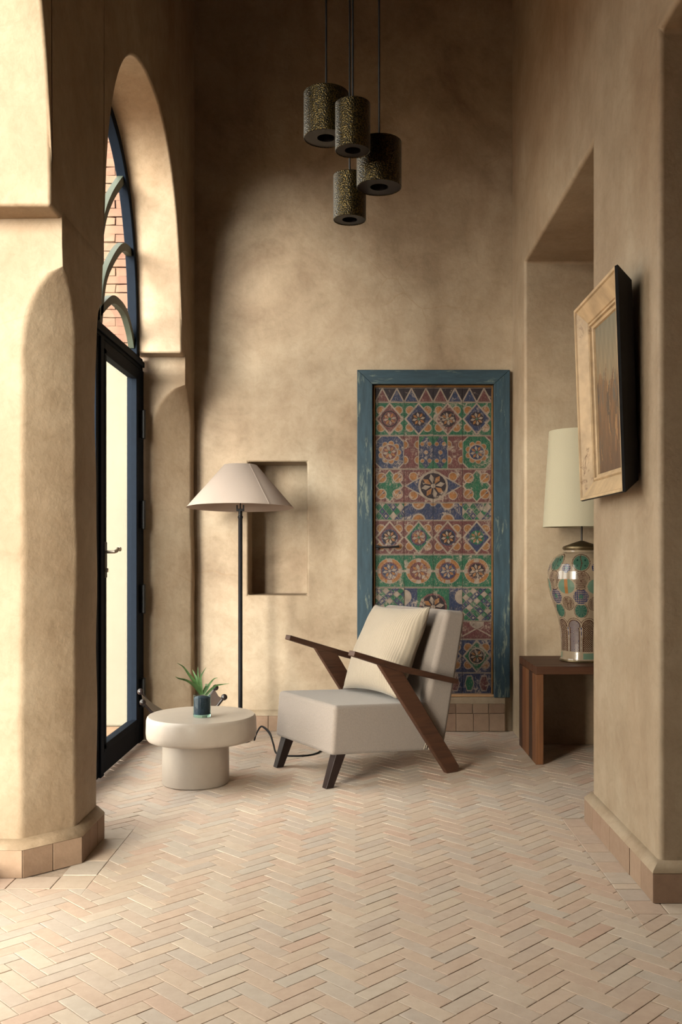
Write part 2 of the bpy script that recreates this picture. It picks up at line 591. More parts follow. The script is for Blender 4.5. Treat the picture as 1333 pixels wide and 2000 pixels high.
for i in range(-140, 140):
    for m in range(-30, 30):
        for (x, y, w, h) in ((i, i+2*N*m, N, 1), (i+N, i+1-N+2*N*m, 1, N)):
            cxr, cyr = (x+w/2)*BW, (y+h/2)*BW
            X = cxr*ca - cyr*sa; Y = cxr*sa + cyr*ca
            Y += 2.6; X += 0.03
            if X < XO-0.02 or X > 2.02 or Y < 1.3 or Y > YB+0.05: continue
            if Y < 2.0 and abs(X) > 1.2: continue
            if Y < 4.0 and (X > 1.5): continue
            g = 0.0011
            hw, hh = w*BW/2-g, h*BW/2-g
            poly = []
            for dx, dy in ((-hw,-hh), (hw,-hh), (hw,hh), (-hw,hh)):
                poly.append((X + dx*ca - dy*sa, Y + dx*sa + dy*ca))
            ps = [poly]
            for R in (RB, LB, *SOLID):
                ps = [q for p in ps for q in cut_rect(p, R)]
            for nx, ny, d in ((-1,0,-XO), (1,0,2.0), (0,1,YB)):
                ps = [clip(p, nx, ny, d) for p in ps if len(p) > 2]
            for p2 in ps:
                if len(p2) < 3 or area(p2) < 0.00008: continue
                whole = area(p2) > 0.999*area(poly)
                vis = abs(X) < 0.40*Y and Y > 2.3
                bricks.append((Y if vis else Y+50, X, Y, whole, w > h, p2))
bricks.sort(key=lambda b: b[0])
var = {}
def brick_mesh(hor, k):
    if (hor, k) not in var:
        bm = BM()
        hw, hh = N*BW/2-0.0011, BW/2-0.0011
        if not hor: hw, hh = hh, hw
        j = lambda: random.uniform(-0.0010, 0.0008)
        poly = []
        for dx, dy in ((-hw,-hh), (hw,-hh), (hw,hh), (-hw,hh)):
            dx, dy = dx+j(), dy+j()
            poly.append((dx*ca - dy*sa, dx*sa + dy*ca))
        brick_prism(bm, poly, 0.0, tilt=(random.uniform(-.003,.003), random.uniform(-.003,.003)))
        me = bpy.data.meshes.new('brick'); bmesh.ops.recalc_face_normals(bm, faces=bm.faces); bm.to_mesh(me); bm.free()
        me.materials.append(FBRICK)
        var[(hor, k)] = me
    return var[(hor, k)]
far = BM()
near_n = 0
for (_, X, Y, whole, hor, p2) in bricks:
    dz = random.uniform(-0.0008, 0.0003)
    if near_n < 282 and whole:
        o = bpy.data.objects.new('brick', brick_mesh(hor, random.randrange(8)))
        COL.objects.link(o); o.parent = floor; o.location = (X, Y, dz)
        near_n += 1
    else:
        j = lambda: random.uniform(-0.001, 0.001)
        brick_prism(far, [(p[0]+j(), p[1]+j()) for p in p2] if whole else p2, dz, tilt=(random.uniform(-.003,.003), random.uniform(-.003,.003)))
o = obj('brick_paving', far, FBRICK_S, floor)
tag(o, kind='stuff')
# border strips
def border_tile(x0, x1, y0, y1):
    bm = BM(); g = 0.0018
    brick_prism(bm, [(x0+g-(x0+x1)/2, y0+g-(y0+y1)/2), (x1-g-(x0+x1)/2, y0+g-(y0+y1)/2), (x1-g-(x0+x1)/2, y1-g-(y0+y1)/2), (x0+g-(x0+x1)/2, y1-g-(y0+y1)/2)],
                random.uniform(-0.001, 0.001))
    obj('border_tile', bm, FBRICK, floor, loc=((x0+x1)/2, (y0+y1)/2, 0))
y = 3.125
for k_ in range(12):
    h_ = 0.12 if k_ == 0 else random.choice((0.055, 0.11, 0.105, 0.07, 0.12))
    border_tile(0.915, 1.03, y, min(4.25, y+h_)); y += h_
    if y > 4.2: break
x = 1.03
while x < 1.45:
    border_tile(x, x+0.16, 3.125, 3.245); x += 0.16
y = 3.36
for h_ in (0.14, 0.16, 0.15, 0.13, 0.135):
    border_tile(-1.09, -0.962, y, y+h_); y += h_
for x0, x1 in ((-1.40, -1.25), (-1.25, -1.09)):
    border_tile(x0, x1, 3.36, 3.485); border_tile(x0, x1, 4.02, 4.075)

# ------------------------------------------------------------------ baseboards: tile course with plaster cap
def offset_line(pts, d):
    out = []
    n = len(pts)
    for i, p in enumerate(pts):
        p = Vector(p)
        ns = []
        for a, b in (((i-1), i), (i, i+1)):
            if a < 0 or b >= n: continue
            v = Vector(pts[b]) - Vector(pts[a]); v.normalize()
            ns.append(Vector((v.y, -v.x)))
        if len(ns) == 1: out.append(p + ns[0]*d)
        else:
            m = (ns[0]+ns[1]).normalized()
            out.append(p + m*(d/max(0.3, m.dot(ns[0]))))
    return out
def baseboard(name, pts, tw=0.118, hz=0.104, cap=0.034, d=0.03, plain=False):
    """pts: wall line, the room on the right-hand side of the walking direction"""
    root = empty(name, (0, 0, 0), kind='structure')
    o1 = offset_line(pts, d); o0 = offset_line(pts, -0.012); om = offset_line(pts, d-0.012); oc = offset_line(pts, 0.004)
    bm = BM()
    prof = [(o0, 0.0), (om, 0.0), (om, hz), (offset_line(pts, d+0.001), hz), (offset_line(pts, d-0.002), hz+0.008), (oc, hz+cap), (o0, hz+cap)]
    rows = [[bm.verts.new((p[0], p[1], z)) for p in ln] for ln, z in prof]
    for a, b in zip(rows, rows[1:]):
        for i in range(len(pts)-1):
            bm.faces.new((a[i], a[i+1], b[i+1], b[i]))
    obj('plaster_cap', bm, PLASTER, root, smooth=True, auto=60)
    for i in range(len(pts)-1):
        a, b = Vector(o1[i]), Vector(o1[i+1])
        ia, ib = Vector(om[i]), Vector(om[i+1])
        L = (b-a).length
        if L < 0.02: continue
        n = max(1, round(L/tw))
        for k_ in range(n):
            g = 0.0012/L
            t0, t1 = k_/n+g, (k_+1)/n-g
            q = [a.lerp(b, t0), a.lerp(b, t1), ib.lerp(ia, 1-t1), ib.lerp(ia, 1-t0)]
            c = sum(q, Vector((0, 0)))/4
            bm = BM()
            pr = random.uniform(-0.0015, 0.001)
            nrm = (q[0]-q[3]).normalized()*pr
            q[0] = q[0]+nrm; q[1] = q[1]+nrm
            prism(bm, [(p.x-c.x, p.y-c.y) for p in q], 'z', 0.001, hz-0.001)
            obj('tile', bm, BASE_TILE, root, loc=(c.x, c.y, 0), bevel=0.002, seg=1)
    return root
for i, (ya, yb, c1, c2) in enumerate(PIERS):
    if i < 1: continue
    pts = [(XO+0.08, ya), (XL-c1, ya), (XL, ya+c1)]
    if i < len(PIERS)-1:
        pts += [(XL, yb-c2), (XL-c2, yb), (XO+0.08, yb)]
    else:
        pts += [(XL, YB-0.031)]
    baseboard('baseboard_left', pts)
baseboard('baseboard_back', [(XL+0.0305, YB), (-0.012, YB)])
baseboard('baseboard_right', [(1.9, 4.16), (XR, 4.16), (XR, 3.245), (1.9, 3.245)], tw=0.15)

# ------------------------------------------------------------------ door_1: steel glazed double door under the arched fanlight
D1 = empty('door_1', (-1.375, 4.965, 0), kind='structure',
           label='navy steel double door with arched fanlight, glazed, in the left arch')
def dbox(bm, y0, y1, z0, z1, x0=-0.028, x1=0.028): box(bm, x0, x1, y0, y1, z0, z1)
bm = BM()
dbox(bm, 0.895, 1.01, 0.005, 2.33); obj('frame_stile', bm, NAVY, D1, bevel=0.006)
bm = BM()
dbox(bm, -0.96, -0.885, 0.005, 2.33); obj('frame_stile', bm, NAVY, D1, bevel=0.006)
bm = BM()
dbox(bm, -0.96, 0.985, 2.325, 2.40); dbox(bm, -0.96, 0.985, 2.345, 2.38, 0.028, 0.040); obj('transom_bar', bm, NAVY, D1, bevel=0.004)
bm = BM()
cy = ARCH[1]['c'] - 4.965
n = 48
rings = []
for i in range(n+1):
    t = -cos(pi*i/n)
    yo, zo = cy + (AA+0.03)*t, LEDGE-0.02 + arch_h((AA+0.03)*t, AA+0.03, AB+0.05)
    yi, zi = cy + (AA-0.045)*t, LEDGE-0.02 + arch_h((AA-0.045)*t, AA-0.045, AB-0.035)
    rings.append([bm.verts.new(p) for p in ((-0.028, yo, zo), (0.028, yo, zo), (0.028, yi, zi), (-0.028, yi, zi))])
for a, b in zip(rings, rings[1:]):
    for q in range(4): bm.faces.new((a[q], a[(q+1)%4], b[(q+1)%4], b[q]))
bm.faces.new(rings[0][::-1]); bm.faces.new(rings[-1])
af = obj('arch_frame', bm, NAVY, D1, bevel=0.005)
def ribbon(bm, pts, w, x0, x1):
    rings = []
    for i, p in enumerate(pts):
        d = (pts[min(i+1, len(pts)-1)] - pts[max(0, i-1)]).normalized()
        nrm = Vector((-d.y, d.x))
        a, b = p + nrm*w/2, p - nrm*w/2
        rings.append([bm.verts.new(q) for q in ((x0, a.x, a.y), (x1, a.x, a.y), (x1, b.x, b.y), (x0, b.x, b.y))])
    for a, b in zip(rings, rings[1:]):
        for q in range(4): bm.faces.new((a[q], a[(q+1)%4], b[(q+1)%4], b[q]))
    bm.faces.new(rings[0][::-1]); bm.faces.new(rings[-1])
ARCS = [[(5.62, 3.42), (5.524, 3.36), (5.28, 3.17), (5.117, 2.984), (5.03, 2.75), (4.99, 2.40)],
        [(5.80, 2.99), (5.70, 3.0), (5.512, 2.964), (5.28, 2.81), (5.117, 2.640), (5.04, 2.40)],
        [(5.80, 2.45), (5.727, 2.53), (5.60, 2.605), (5.45, 2.62), (5.28, 2.598), (5.065, 2.487), (4.93, 2.39)]]
for arc in ARCS:
    for s in (1, -1):
        pts = spline([Vector(((y-4.965)*s, z)) for y, z in arc], 8)
        if s == -1: pts = pts[::-1]
        bm = BM(); ribbon(bm, pts, 0.045, -0.022, 0.012)
        obj('tracery_bar', bm, SAGE, D1, smooth=True, auto=50)
bm = BM()
gp = [(cy+(AA-0.03)*(-cos(pi*i/40)), LEDGE-0.02+arch_h((AA-0.03)*cos(pi*i/40), AA-0.03, AB-0.02)) for i in range(41)]
gp = [(gp[0][0], 2.38)] + gp + [(gp[-1][0], 2.38)]
prism(bm, gp[::-1], 'x', -0.027, -0.023)
obj('fanlight_glass', bm, GLASS, D1)
def leaf(y0, y1, hinge_far):
    bm = BM()
    dbox(bm, y0, y0+0.09, 0.012, 2.322); dbox(bm, y1-0.09, y1, 0.012, 2.322)
    dbox(bm, y0+0.09, y1-0.09, 0.012, 0.16); dbox(bm, y0+0.09, y1-0.09, 2.255, 2.322)
    for a, b in ((y0+0.06, y0+0.10), (y1-0.10, y1-0.06)):
        dbox(bm, a, b, 0.14, 2.275, 0.0, 0.034)
    dbox(bm, y0+0.06, y1-0.06, 0.13, 0.17, 0.0, 0.034); dbox(bm, y0+0.06, y1-0.06, 2.245, 2.275, 0.0, 0.034)
    lf = obj('door_leaf', bm, NAVY, D1, bevel=0.003, seg=1)
    bm = BM(); dbox(bm, y0+0.08, y1-0.08, 0.15, 2.265, -0.005, -0.001)
    obj('glass_pane', bm, GLASS, lf)
    yh = y1+0.012 if hinge_far else y0-0.012
    for z in (0.32, 0.90, 1.42, 1.98):
        bm = BM(); box(bm, 0.028, 0.058, yh-0.02, yh+0.02, z-0.085, z+0.085)
        tube(bm, [(0.05, yh, z-0.09), (0.05, yh, z+0.09)], 0.014, 8)
        tag(obj('hinge', bm, BLACKM, lf))
    return lf
leaf_near = leaf(-0.885, -0.002, False)
leaf_far = leaf(0.002, 0.893, True)
bm = BM(); dbox(bm, -0.03, 0.03, 0.012, 2.32, 0.028, 0.04); obj('astragal', bm, NAVY, leaf_near, bevel=0.003)
bm = BM(); box(bm, 0.034, 0.044, 0.028, 0.078, 1.055, 1.245)
obj('lock_plate', bm, BLACKM, leaf_far, bevel=0.003)
bm = BM()
tube(bm, [(0.044, 0.055, 1.192), (0.088, 0.055, 1.192), (0.094, 0.068, 1.197), (0.094, 0.10, 1.207), (0.092, 0.155, 1.203), (0.084, 0.175, 1.208)], [0.009, 0.009, 0.011, 0.011, 0.009, 0.012], 10)
h_ = obj('lever_handle', bm, STEEL, leaf_far, smooth=True); tag(h_, 'worn steel lever handle')
bm = BM(); tube(bm, [(0.044, 0.055, 1.095), (0.054, 0.055, 1.095)], 0.011, 12)
obj('key_cylinder', bm, STEEL, leaf_far, smooth=True)

# the nearer arch: added slim-framed window, mostly unseen, tinted to dim the daylight
WN = empty('added_window_1', (-1.375, 0, 0), kind='structure')
c0 = ARCH[0]['c']
bm = BM()
for sgn in (-1, 1):
    ye = ARCH[0]['j'][0 if sgn < 0 else 1]
    box(bm, -0.015, 0.015, min(ye-sgn*0.03, ye+sgn*0.02), max(ye-sgn*0.03, ye+sgn*0.02), 0.0, LEDGE)
box(bm, -0.015, 0.015, ARCH[0]['j'][0], ARCH[0]['j'][1], 0.0, 0.06)
obj('window_frame', bm, NAVY, WN)
bm = BM()
gp = [(c0+(AA+0.01)*(-cos(pi*i/40)), LEDGE+arch_h((AA+0.01)*cos(pi*i/40), AA+0.01, AB+0.01)) for i in range(41)]
gp = [(ARCH[0]['j'][0]+0.01, 0.05), (ARCH[0]['j'][0]+0.01, LEDGE)] + gp + [(ARCH[0]['j'][1]-0.01, LEDGE), (ARCH[0]['j'][1]-0.01, 0.05)]
prism(bm, gp[::-1], 'x', -0.003, 0.003)
obj('glass_pane', bm, GLASS_DIMMING, WN)

# ------------------------------------------------------------------ outdoors beyond the door
bm = BM(); box(bm, -30, XO, -20, 30, -0.3, -0.03)
tag(obj('ground', bm, GROUND), kind='structure')
GWALL = empty('garden_wall', (-1.9, 6.75, -0.03), label='cream garden wall with pink brick pier on top, outside the glazed door', cat='wall')
bm = BM(); box(bm, -1.9, 0.5, -0.15, 0.25, 0.0, 2.62)
obj('plastered_wall', bm, CREAM_OUT, GWALL, bevel=0.02)
bm = BM(); box(bm, 0.105, 0.5, -0.10, 0.25, 2.62, 5.6)
obj('brick_core', bm, mat_plain('outdoor_mortar', srgb(92, 66, 52), 0.9), GWALL)
for r_ in range(50):
    z = 2.625 + r_*0.0585
    off = -0.11 if r_ % 2 else 0.0
    x = 0.10
    while x < 0.5:
        x1 = min(0.5, x + 0.22 + (off if x == 0.10 else 0))
        bm = BM()
        j = random.uniform(-0.008, 0.006)
        w_, hh = x1-x-0.006, 0.0535
        box(bm, -w_/2, w_/2, -0.03+j, 0.05, 0, hh)
        for v in bm.verts: v.co += Vector((random.uniform(-.004,.004), random.uniform(-.004,.004), random.uniform(-.004,.004)))
        obj('brick', bm, OUT_BRICK, GWALL, loc=((x+x1)/2, -0.10, z))
        x = x1

# ------------------------------------------------------------------ door_2: painted tile door in a blue frame
D2 = empty('door_2', (0, 0, 0), kind='structure', label='door faced with painted glazed tiles in a worn blue frame, on the back wall')
def mat_worn(name, c, worn, amt=0.5, scale=30, stretch=(1,1,1), rough=0.5):
    k = NT(name)
    v = k.coord(scale=stretch)
    oi = k.n('ShaderNodeObjectInfo')
    add = k.n('ShaderNodeVectorMath', _operation='ADD')
    k.l(v, add.inputs[0]); 
    mul = k.n('ShaderNodeVectorMath', _operation='SCALE'); mul.inputs['Scale'].default_value = 13.0
    cmb = k.n('ShaderNodeCombineXYZ'); k.l(oi.outputs['Random'], cmb.inputs[0]); k.l(oi.outputs['Random'], cmb.inputs[2])
    k.l(cmb.outputs[0], mul.inputs[0]); k.l(mul.outputs[0], add.inputs[1]); v = add.outputs[0]
    n1 = k.noise(v, scale, 8, 0.72, 0.8)
    n2 = k.noise(v, scale*0.22, 3)
    f = k.mix(0.45, n1, n2)
    c0 = k.ramp(k.noise(v, scale*0.6, 4), [(0.3, tuple(x*0.62 for x in c[:3])+(1,)), (0.65, c)])
    col = k.mix(k.ramp(f, [(0.60-0.16*amt, K4), (0.66-0.14*amt, W4)]), c0, worn)
    if amt > 0.3:      # fine upright scratches and chips through the glaze
        sc = k.n('ShaderNodeMapping'); sc.inputs['Scale'].default_value = (3.2, 1, 0.8); sc.inputs['Rotation'].default_value = (0, 0.35, 0)
        k.l(v, sc.inputs['Vector'])
        n3 = k.noise(sc.outputs['Vector'], 62, 5, 0.7, 1.5)
        pat = k.ramp(n2, [(0.42, (0.45,)*3), (0.62, W4)])
        col = k.mix(k.mix(1.0, k.ramp(n3, [(0.54, K4), (0.60, (0.75,)*3)]), pat, 'MULTIPLY'), col, worn)
        n4 = k.noise(v, 110, 3, 0.6)
        col = k.mix(k.ramp(n4, [(0.58, K4), (0.66, (0.6,)*3)]), col, tuple(x*0.35 for x in c[:3])+(1,))
    k.set(col, rough, 0, 0.3)
    k.bump(n1, 0.15, 0.003)
    return k.m
WORN = srgb(126, 112, 101)
T_GREEN = mat_worn('tile_green', srgb(9, 68, 46), WORN, 0.42, 34)
T_BLUE = mat_worn('tile_blue', srgb(25, 35, 62), WORN, 0.45, 34)
T_MAROON = mat_worn('tile_maroon', srgb(76, 38, 38), WORN, 0.45, 34)
T_OCHRE = mat_worn('tile_ochre', srgb(116, 74, 34), WORN, 0.40, 40)
T_CREAM = mat_worn('tile_cream', srgb(122, 108, 97), srgb(72, 56, 50), 0.2, 40)
T_DARK = mat_worn('tile_umber', srgb(30, 19, 24), WORN, 0.3, 34)
TM = [T_GREEN, T_BLUE, T_MAROON, T_OCHRE, T_CREAM, T_DARK]
G, B, M_, O, C_, D_ = range(6)
BLUEF = mat_worn('worn_blue_paint', srgb(40, 60, 71), srgb(92, 100, 92), 0.30, 9, (6, 6, 1), 0.55)
BLUEFH = mat_worn('worn_blue_paint_crosswise', srgb(40, 60, 71), srgb(92, 100, 92), 0.30, 9, (1, 6, 6), 0.55)
GILT = mat_worn('ochre_trim_paint', srgb(104, 70, 30), srgb(66, 44, 24), 0.2, 20)

FY0, FY1 = YB-0.042, YB-0.001
def mitre(name, pts, m):
    bm = BM(); prism(bm, pts, 'y', FY0, FY1); obj(name, bm, m, D2, bevel=0.004)
fo = (0.0, 1.013, 0.225, 2.396); fi = (0.1017, 0.908, 0.225, 2.301)
mitre('frame_post', [(fo[0], fo[2]), (fi[0], fi[2]), (fi[0], fi[3]), (fo[0], fo[3])], BLUEF)
mitre('frame_post', [(fi[1], fi[2]), (fo[1], fo[2]), (fo[1], fo[3]), (fi[1], fi[3])], BLUEF)
mitre('frame_head', [(fo[0], fo[3]), (fi[0], fi[3]), (fi[1], fi[3]), (fo[1], fo[3])], BLUEFH)
PX0, PX1, PZ0, PZ1, PY = 0.120, 0.8965, 0.242, 2.288, YB+0.02
for a in ((0.1017, PX0, PZ0, 2.301), (PX1, 0.908, PZ0, 2.301), (PX0, PX1, PZ1, 2.301)):
    bm = BM(); box(bm, a[0], a[1], PY-0.022, PY+0.02, a[2], a[3]); obj('gilt_strip', bm, GILT, D2, bevel=0.003)
bm = BM(); box(bm, PX0-0.02, PX1+0.02, PY+0.004, PY+0.05, PZ0, PZ1+0.01); obj('door_panel', bm, T_DARK, D2)
bm = BM(); box(bm, PX0-0.018, PX1+0.018, YB-0.02, PY+0.03, 0.227, 0.243)
tag(obj('sill_board', bm, mat_plain('pale_sill_wood', srgb(170, 132, 96), 0.6), D2, bevel=0.003), 'pale orange wooden sill strip')

def circ(cx, cz, r, n=16, a0=0.0, a1=2*pi):
    m = n if a1-a0 > 6.2 else n+1
    return [(cx + r*cos(a0+(a1-a0)*i/n), cz + r*sin(a0+(a1-a0)*i/n)) for i in range(m)]
class Tile:
    def __init__(s, w, h, ground):
        s.w, s.h, s.l = w, h, 0
        s.bm = BM()
        prism(s.bm, [(0.001, 0.001), (w-0.001, 0.001), (w-0.001, h-0.001), (0.001, h-0.001)], 'y', 0.0, 0.008, ground)
    def poly(s, pts, mi):
        s.l += 1
        # keep inside the tile
        for nx, nz, d in ((-1,0,-0.001), (1,0,s.w-0.001), (0,-1,-0.001), (0,1,s.h-0.001)):
            pts = clip(pts, nx, nz, d)
            if len(pts) < 3: return
        y = -0.00012*s.l
        f = s.bm.faces.new([s.bm.verts.new((p[0], y, p[1])) for p in pts]); f.material_index = mi
    def line(s, a, b, w=0.009, mi=C_):
        d = Vector((b[0]-a[0], b[1]-a[1])).normalized(); n = Vector((-d.y, d.x))*w/2
        s.poly([(a[0]+n.x, a[1]+n.y), (b[0]+n.x, b[1]+n.y), (b[0]-n.x, b[1]-n.y), (a[0]-n.x, a[1]-n.y)][::-1], mi)
    def rosette(s, cx, cz, r, ring, base, petal=O, n=8, core=G):
        s.poly(circ(cx, cz, r), ring); s.poly(circ(cx, cz, r*0.86), base)
        for i in range(n):
            a = 2*pi*i/n + 0.2
            t = lambda rr, da: (cx + r*rr*cos(a+da), cz + r*rr*sin(a+da))
            s.poly([t(0.16, 0), t(0.55, -0.30), t(0.80, 0), t(0.55, 0.30)], petal if i % 2 else (petal if petal != O else C_))
        s.poly(circ(cx, cz, r*0.16, 8), core)
    def half(s, cx, cz, r, a0, fill=O):
        s.poly(circ(cx, cz, r*1.28, 10, a0, a0+pi), C_); s.poly(circ(cx, cz, r, 10, a0, a0+pi), fill)
    def dot(s, cx, cz, r, fill=O):
        s.poly(circ(cx, cz, r*1.25, 12), C_); s.poly(circ(cx, cz, r, 12), fill)
    def diamond(s, fill):
        w, h = s.w, s.h
        s.poly([(w/2, 0), (w, h/2), (w/2, h), (0, h/2)], C_)
        e = 0.011
        s.poly([(w/2, e*1.4), (w-e*1.4, h/2), (w/2, h-e*1.4), (e*1.4, h/2)], fill)
    def lattice(s, cells=3, a=B, b=G):
        w = s.w/cells; m = max(2, int(round(s.h/w))); hh = s.h/m
        for i in range(-1, 2*cells+1):
            for j in range(0, 2*m+1):
                if (i+j) % 2 == 0: continue
                cx, cz = (i+1)*w/2, j*hh/2
                q = ((i+1)//2 + 2*j) % 5
                s.poly([(cx, cz-hh*.47), (cx+w*.47, cz), (cx, cz+hh*.47), (cx-w*.47, cz)], (a, b, b, a, C_)[q])
                if q in (0, 3): s.poly([(cx, cz-hh*.2), (cx+w*.2, cz), (cx, cz+hh*.2), (cx-w*.2, cz)], C_ if q else b)
    def corners(s, r, fill=O):
        w, h = s.w, s.h
        for cx, cz in ((w*.20, h*.24), (w*.80, h*.24), (w*.20, h*.76), (w*.80, h*.76)):
            s.dot(cx, cz, r, fill)
    def frame_lines(s):
        s.line((0, 0.002), (s.w, 0.002), 0.006); s.line((0, s.h-0.002), (s.w, s.h-0.002), 0.006)

def t_zig(w, h, v):
    t = Tile(w, h, D_)
    for i in range(2):
        x = i*w/2
        t.poly([(x+0.004, 0.006), (x+w/2-0.004, 0.006), (x+w/4, h-0.012)], (M_, B)[(i+v) % 2])
        t.line((x, 0), (x+w/4, h-0.006)); t.line((x+w/4, h-0.006), (x+w/2, 0))
    t.frame_lines(); return t
def t_dia(w, h, ground, fill, ring, base):
    t = Tile(w, h, ground); t.corners(w*0.125); t.diamond(fill); t.rosette(w/2, h/2, w*0.285, ring, base); t.frame_lines(); return t
def t_oct(w, h, g1, scal):
    t = Tile(w, h, M_); e = w*0.2
    t.poly([(e,0),(w-e,0),(w,e),(w,h-e),(w-e,h),(e,h),(0,h-e),(0,e)], C_)
    e2 = w*0.23
    t.poly([(e2,.006),(w-e2,.006),(w-.006,e2),(w-.006,h-e2),(w-e2,h-.006),(e2,h-.006),(.006,h-e2),(.006,e2)], g1)
    for i in range(9): t.dot(w/2+w*0.30*cos(2*pi*i/9), h/2+w*0.30*sin(2*pi*i/9), w*0.085, O)
    t.rosette(w/2, h/2, w*0.29, C_, scal, O, 8, G); t.frame_lines(); return t
def t_mix(w, h, flip):
    t = Tile(w, h, M_)
    a, b = (0.5*w, w) if not flip else (0, 0.5*w)
    t.poly([(a,0),(b,0),(b,h),(a,h)], G)
    t.poly([((a+b)/2,0),(b,h*.3),(b,h*.7),((a+b)/2,h),(a,h*.7),(a,h*.3)], B)
    for (u, z) in ((.25,.25),(.75,.25),(.25,.75),(.75,.75),(.5,.5)): t.dot(a+(b-a)*u, h*z, w*0.062, O)
    m0, m1 = (0, 0.5*w) if not flip else (0.5*w, w)
    for z in (0.27, 0.73):
        t.half(m0, h*z, w*.12, -pi/2); t.half(m1, h*z, w*.12, pi/2)
    t.line((w/2, 0), (w/2, h), 0.005); t.frame_lines(); return t
def t_cross(w, h, left):
    t = Tile(w, h, M_)
    t.poly([(w/2, 0), (w, h/2), (w/2, h), (0, h/2)], C_)
    t.poly([(w/2, .012), (w-.012, h/2), (w/2, h-.012), (.012, h/2)], G)
    for cx, cz in ((.22,.26),(.78,.26),(.22,.74),(.78,.74)):
        t.dot(w*cx, h*cz, w*.15, O); t.poly([(w*cx, h*cz), (w*cx+w*.12, h*cz+w*.02), (w*cx+w*.05, h*cz+w*.12)], B); t.line((w*cx-w*.1, h*cz-w*.1), (w*cx+w*.1, h*cz+w*.1), 0.006)
    t.frame_lines(); return t
def t_halfdia(w, h, left):
    t = Tile(w, h, M_); x = w if left else 0
    for z in (.22, .78): t.dot(w*(.32 if left else .68), h*z, w*.13)
    t.poly(clip([(x-w, h/2), (x, 0), (x+w, h/2), (x, h)], 0, 0, 1), C_)
    t.poly([(x-w+.014, h/2), (x, .014), (x+w-.014, h/2), (x, h-.014)], B)
    t.rosette(x, h/2, w*.52, C_, D_, O, 8, C_)
    t.frame_lines(); return t
def t_latt(w, h, c=3): t = Tile(w, h, C_); t.lattice(c); t.frame_lines(); return t
def t_blueband(w, h):
    t = Tile(w, h, B); t.half(w*.5, h, w*.19, pi); t.half(w*.5, 0, w*.19, 0)
    t.half(0, h, w*.1, pi); t.half(w, h, w*.1, pi); t.frame_lines(); return t
def t_link(w, h, inner):
    t = Tile(w, h, G)
    t.line((0, h/2), (w, h/2), 0.016)
    t.poly(circ(w/2, h/2, w*.44, 20), C_)
    for a in range(4): t.poly(circ(w/2, h/2, w*.42, 5, a*pi/2+pi/4-.55, a*pi/2+pi/4+.55) + [(w/2, h/2)], O)
    t.rosette(w/2, h/2, w*.31, M_, inner, O, 8, C_); t.frame_lines(); return t
def t_midros(w, h, left):
    t = Tile(w, h, B); x = w if left else 0
    t.half(0 if left else w, h*.72, w*.2, -pi/2 if left else pi/2, C_)
    t.poly([(x-w*.55, 0), (x+w*.55, 0), (x+w*.55, h), (x-w*.55, h)], G)
    t.rosette(x, h*.42, w*.48, M_, D_, O, 8, C_); t.frame_lines(); return t
def t_band(w, h): t = Tile(w, h, M_); t.half(w*.5, h, w*.2, pi, C_); t.line((0, 0.02), (w*.5, h*.6)); t.line((w*.5, h*.6), (w, 0.02)); t.frame_lines(); return t
def t_hex(w, h):
    t = Tile(w, h, B)
    for i, c in ((0, G), (1, M_)):
        x = i*w/2
        t.poly([(x+w*.08, h/2), (x+w*.16, h*.12), (x+w*.34, h*.12), (x+w*.42, h/2), (x+w*.34, h*.88), (x+w*.16, h*.88)], C_)
        t.poly([(x+w*.11, h/2), (x+w*.18, h*.18), (x+w*.32, h*.18), (x+w*.39, h/2), (x+w*.32, h*.82), (x+w*.18, h*.82)], c)
    t.frame_lines(); return t
py = [757, 786, 851, 916.5, 982, 1016.5, 1083, 1147.5, 1213, 1248.5, 1314, 1355]
zz = [1.2-(p-1075)*0.003422 for p in py]
zz[0] = PZ1; zz[-1] = PZ0
tw = (PX1-PX0)/4
ROWS = [
    lambda c, w, h: t_zig(w, h, c),
    lambda c, w, h: t_dia(w, h, G, M_ if c % 2 == 0 else B, D_ if c % 2 == 0 else B, M_ if c == 0 else D_),
    lambda c, w, h: (t_oct(w, h, B, M_), t_mix(w, h, False), t_mix(w, h, True), t_oct(w, h, G, B))[c],
    lambda c, w, h: (t_cross(w, h, 1), t_halfdia(w, h, True), t_halfdia(w, h, False), t_cross(w, h, 0))[c],
    lambda c, w, h: t_latt(w, h, 4) if c in (0, 3) else t_blueband(w, h),
    lambda c, w, h: t_dia(w, h, M_, (M_, G, M_, B)[c], B, (D_, M_, D_, G)[c]),
    lambda c, w, h: t_link(w, h, (B, M_, B, D_)[c]),
    lambda c, w, h: (t_latt(w, h, 4), t_midros(w, h, True), t_midros(w, h, False), t_latt(w, h, 4))[c],
    lambda c, w, h: t_band(w, h),
    lambda c, w, h: t_dia(w, h, B, (B, G)[c % 2], C_, D_),
    lambda c, w, h: t_hex(w, h)]
for r_, fn in enumerate(ROWS):
    h_ = zz[r_]-zz[r_+1]
    for c in range(4):
        t = fn(c, tw, h_)
        me = bpy.data.meshes.new('tile')
        t.bm.normal_update()
        t.bm.to_mesh(me); t.bm.free()
        o = link_mesh('tile', me, TM, D2, (PX0+c*tw, PY-0.004+random.uniform(-.0008,.0008), zz[r_+1]))
bm = BM()
box(bm, 0.128, 0.142, PY-0.03, PY-0.004, 1.205, 1.235)
tube(bm, [(0.125, PY-0.035, 1.228), (0.16, PY-0.045, 1.221), (0.22, PY-0.045, 1.222), (0.28, PY-0.042, 1.226)], [0.009, 0.006, 0.006, 0.008], 8)
tag(obj('latch_bar', bm, BLACKM, D2, smooth=True), 'thin dark iron latch bar')
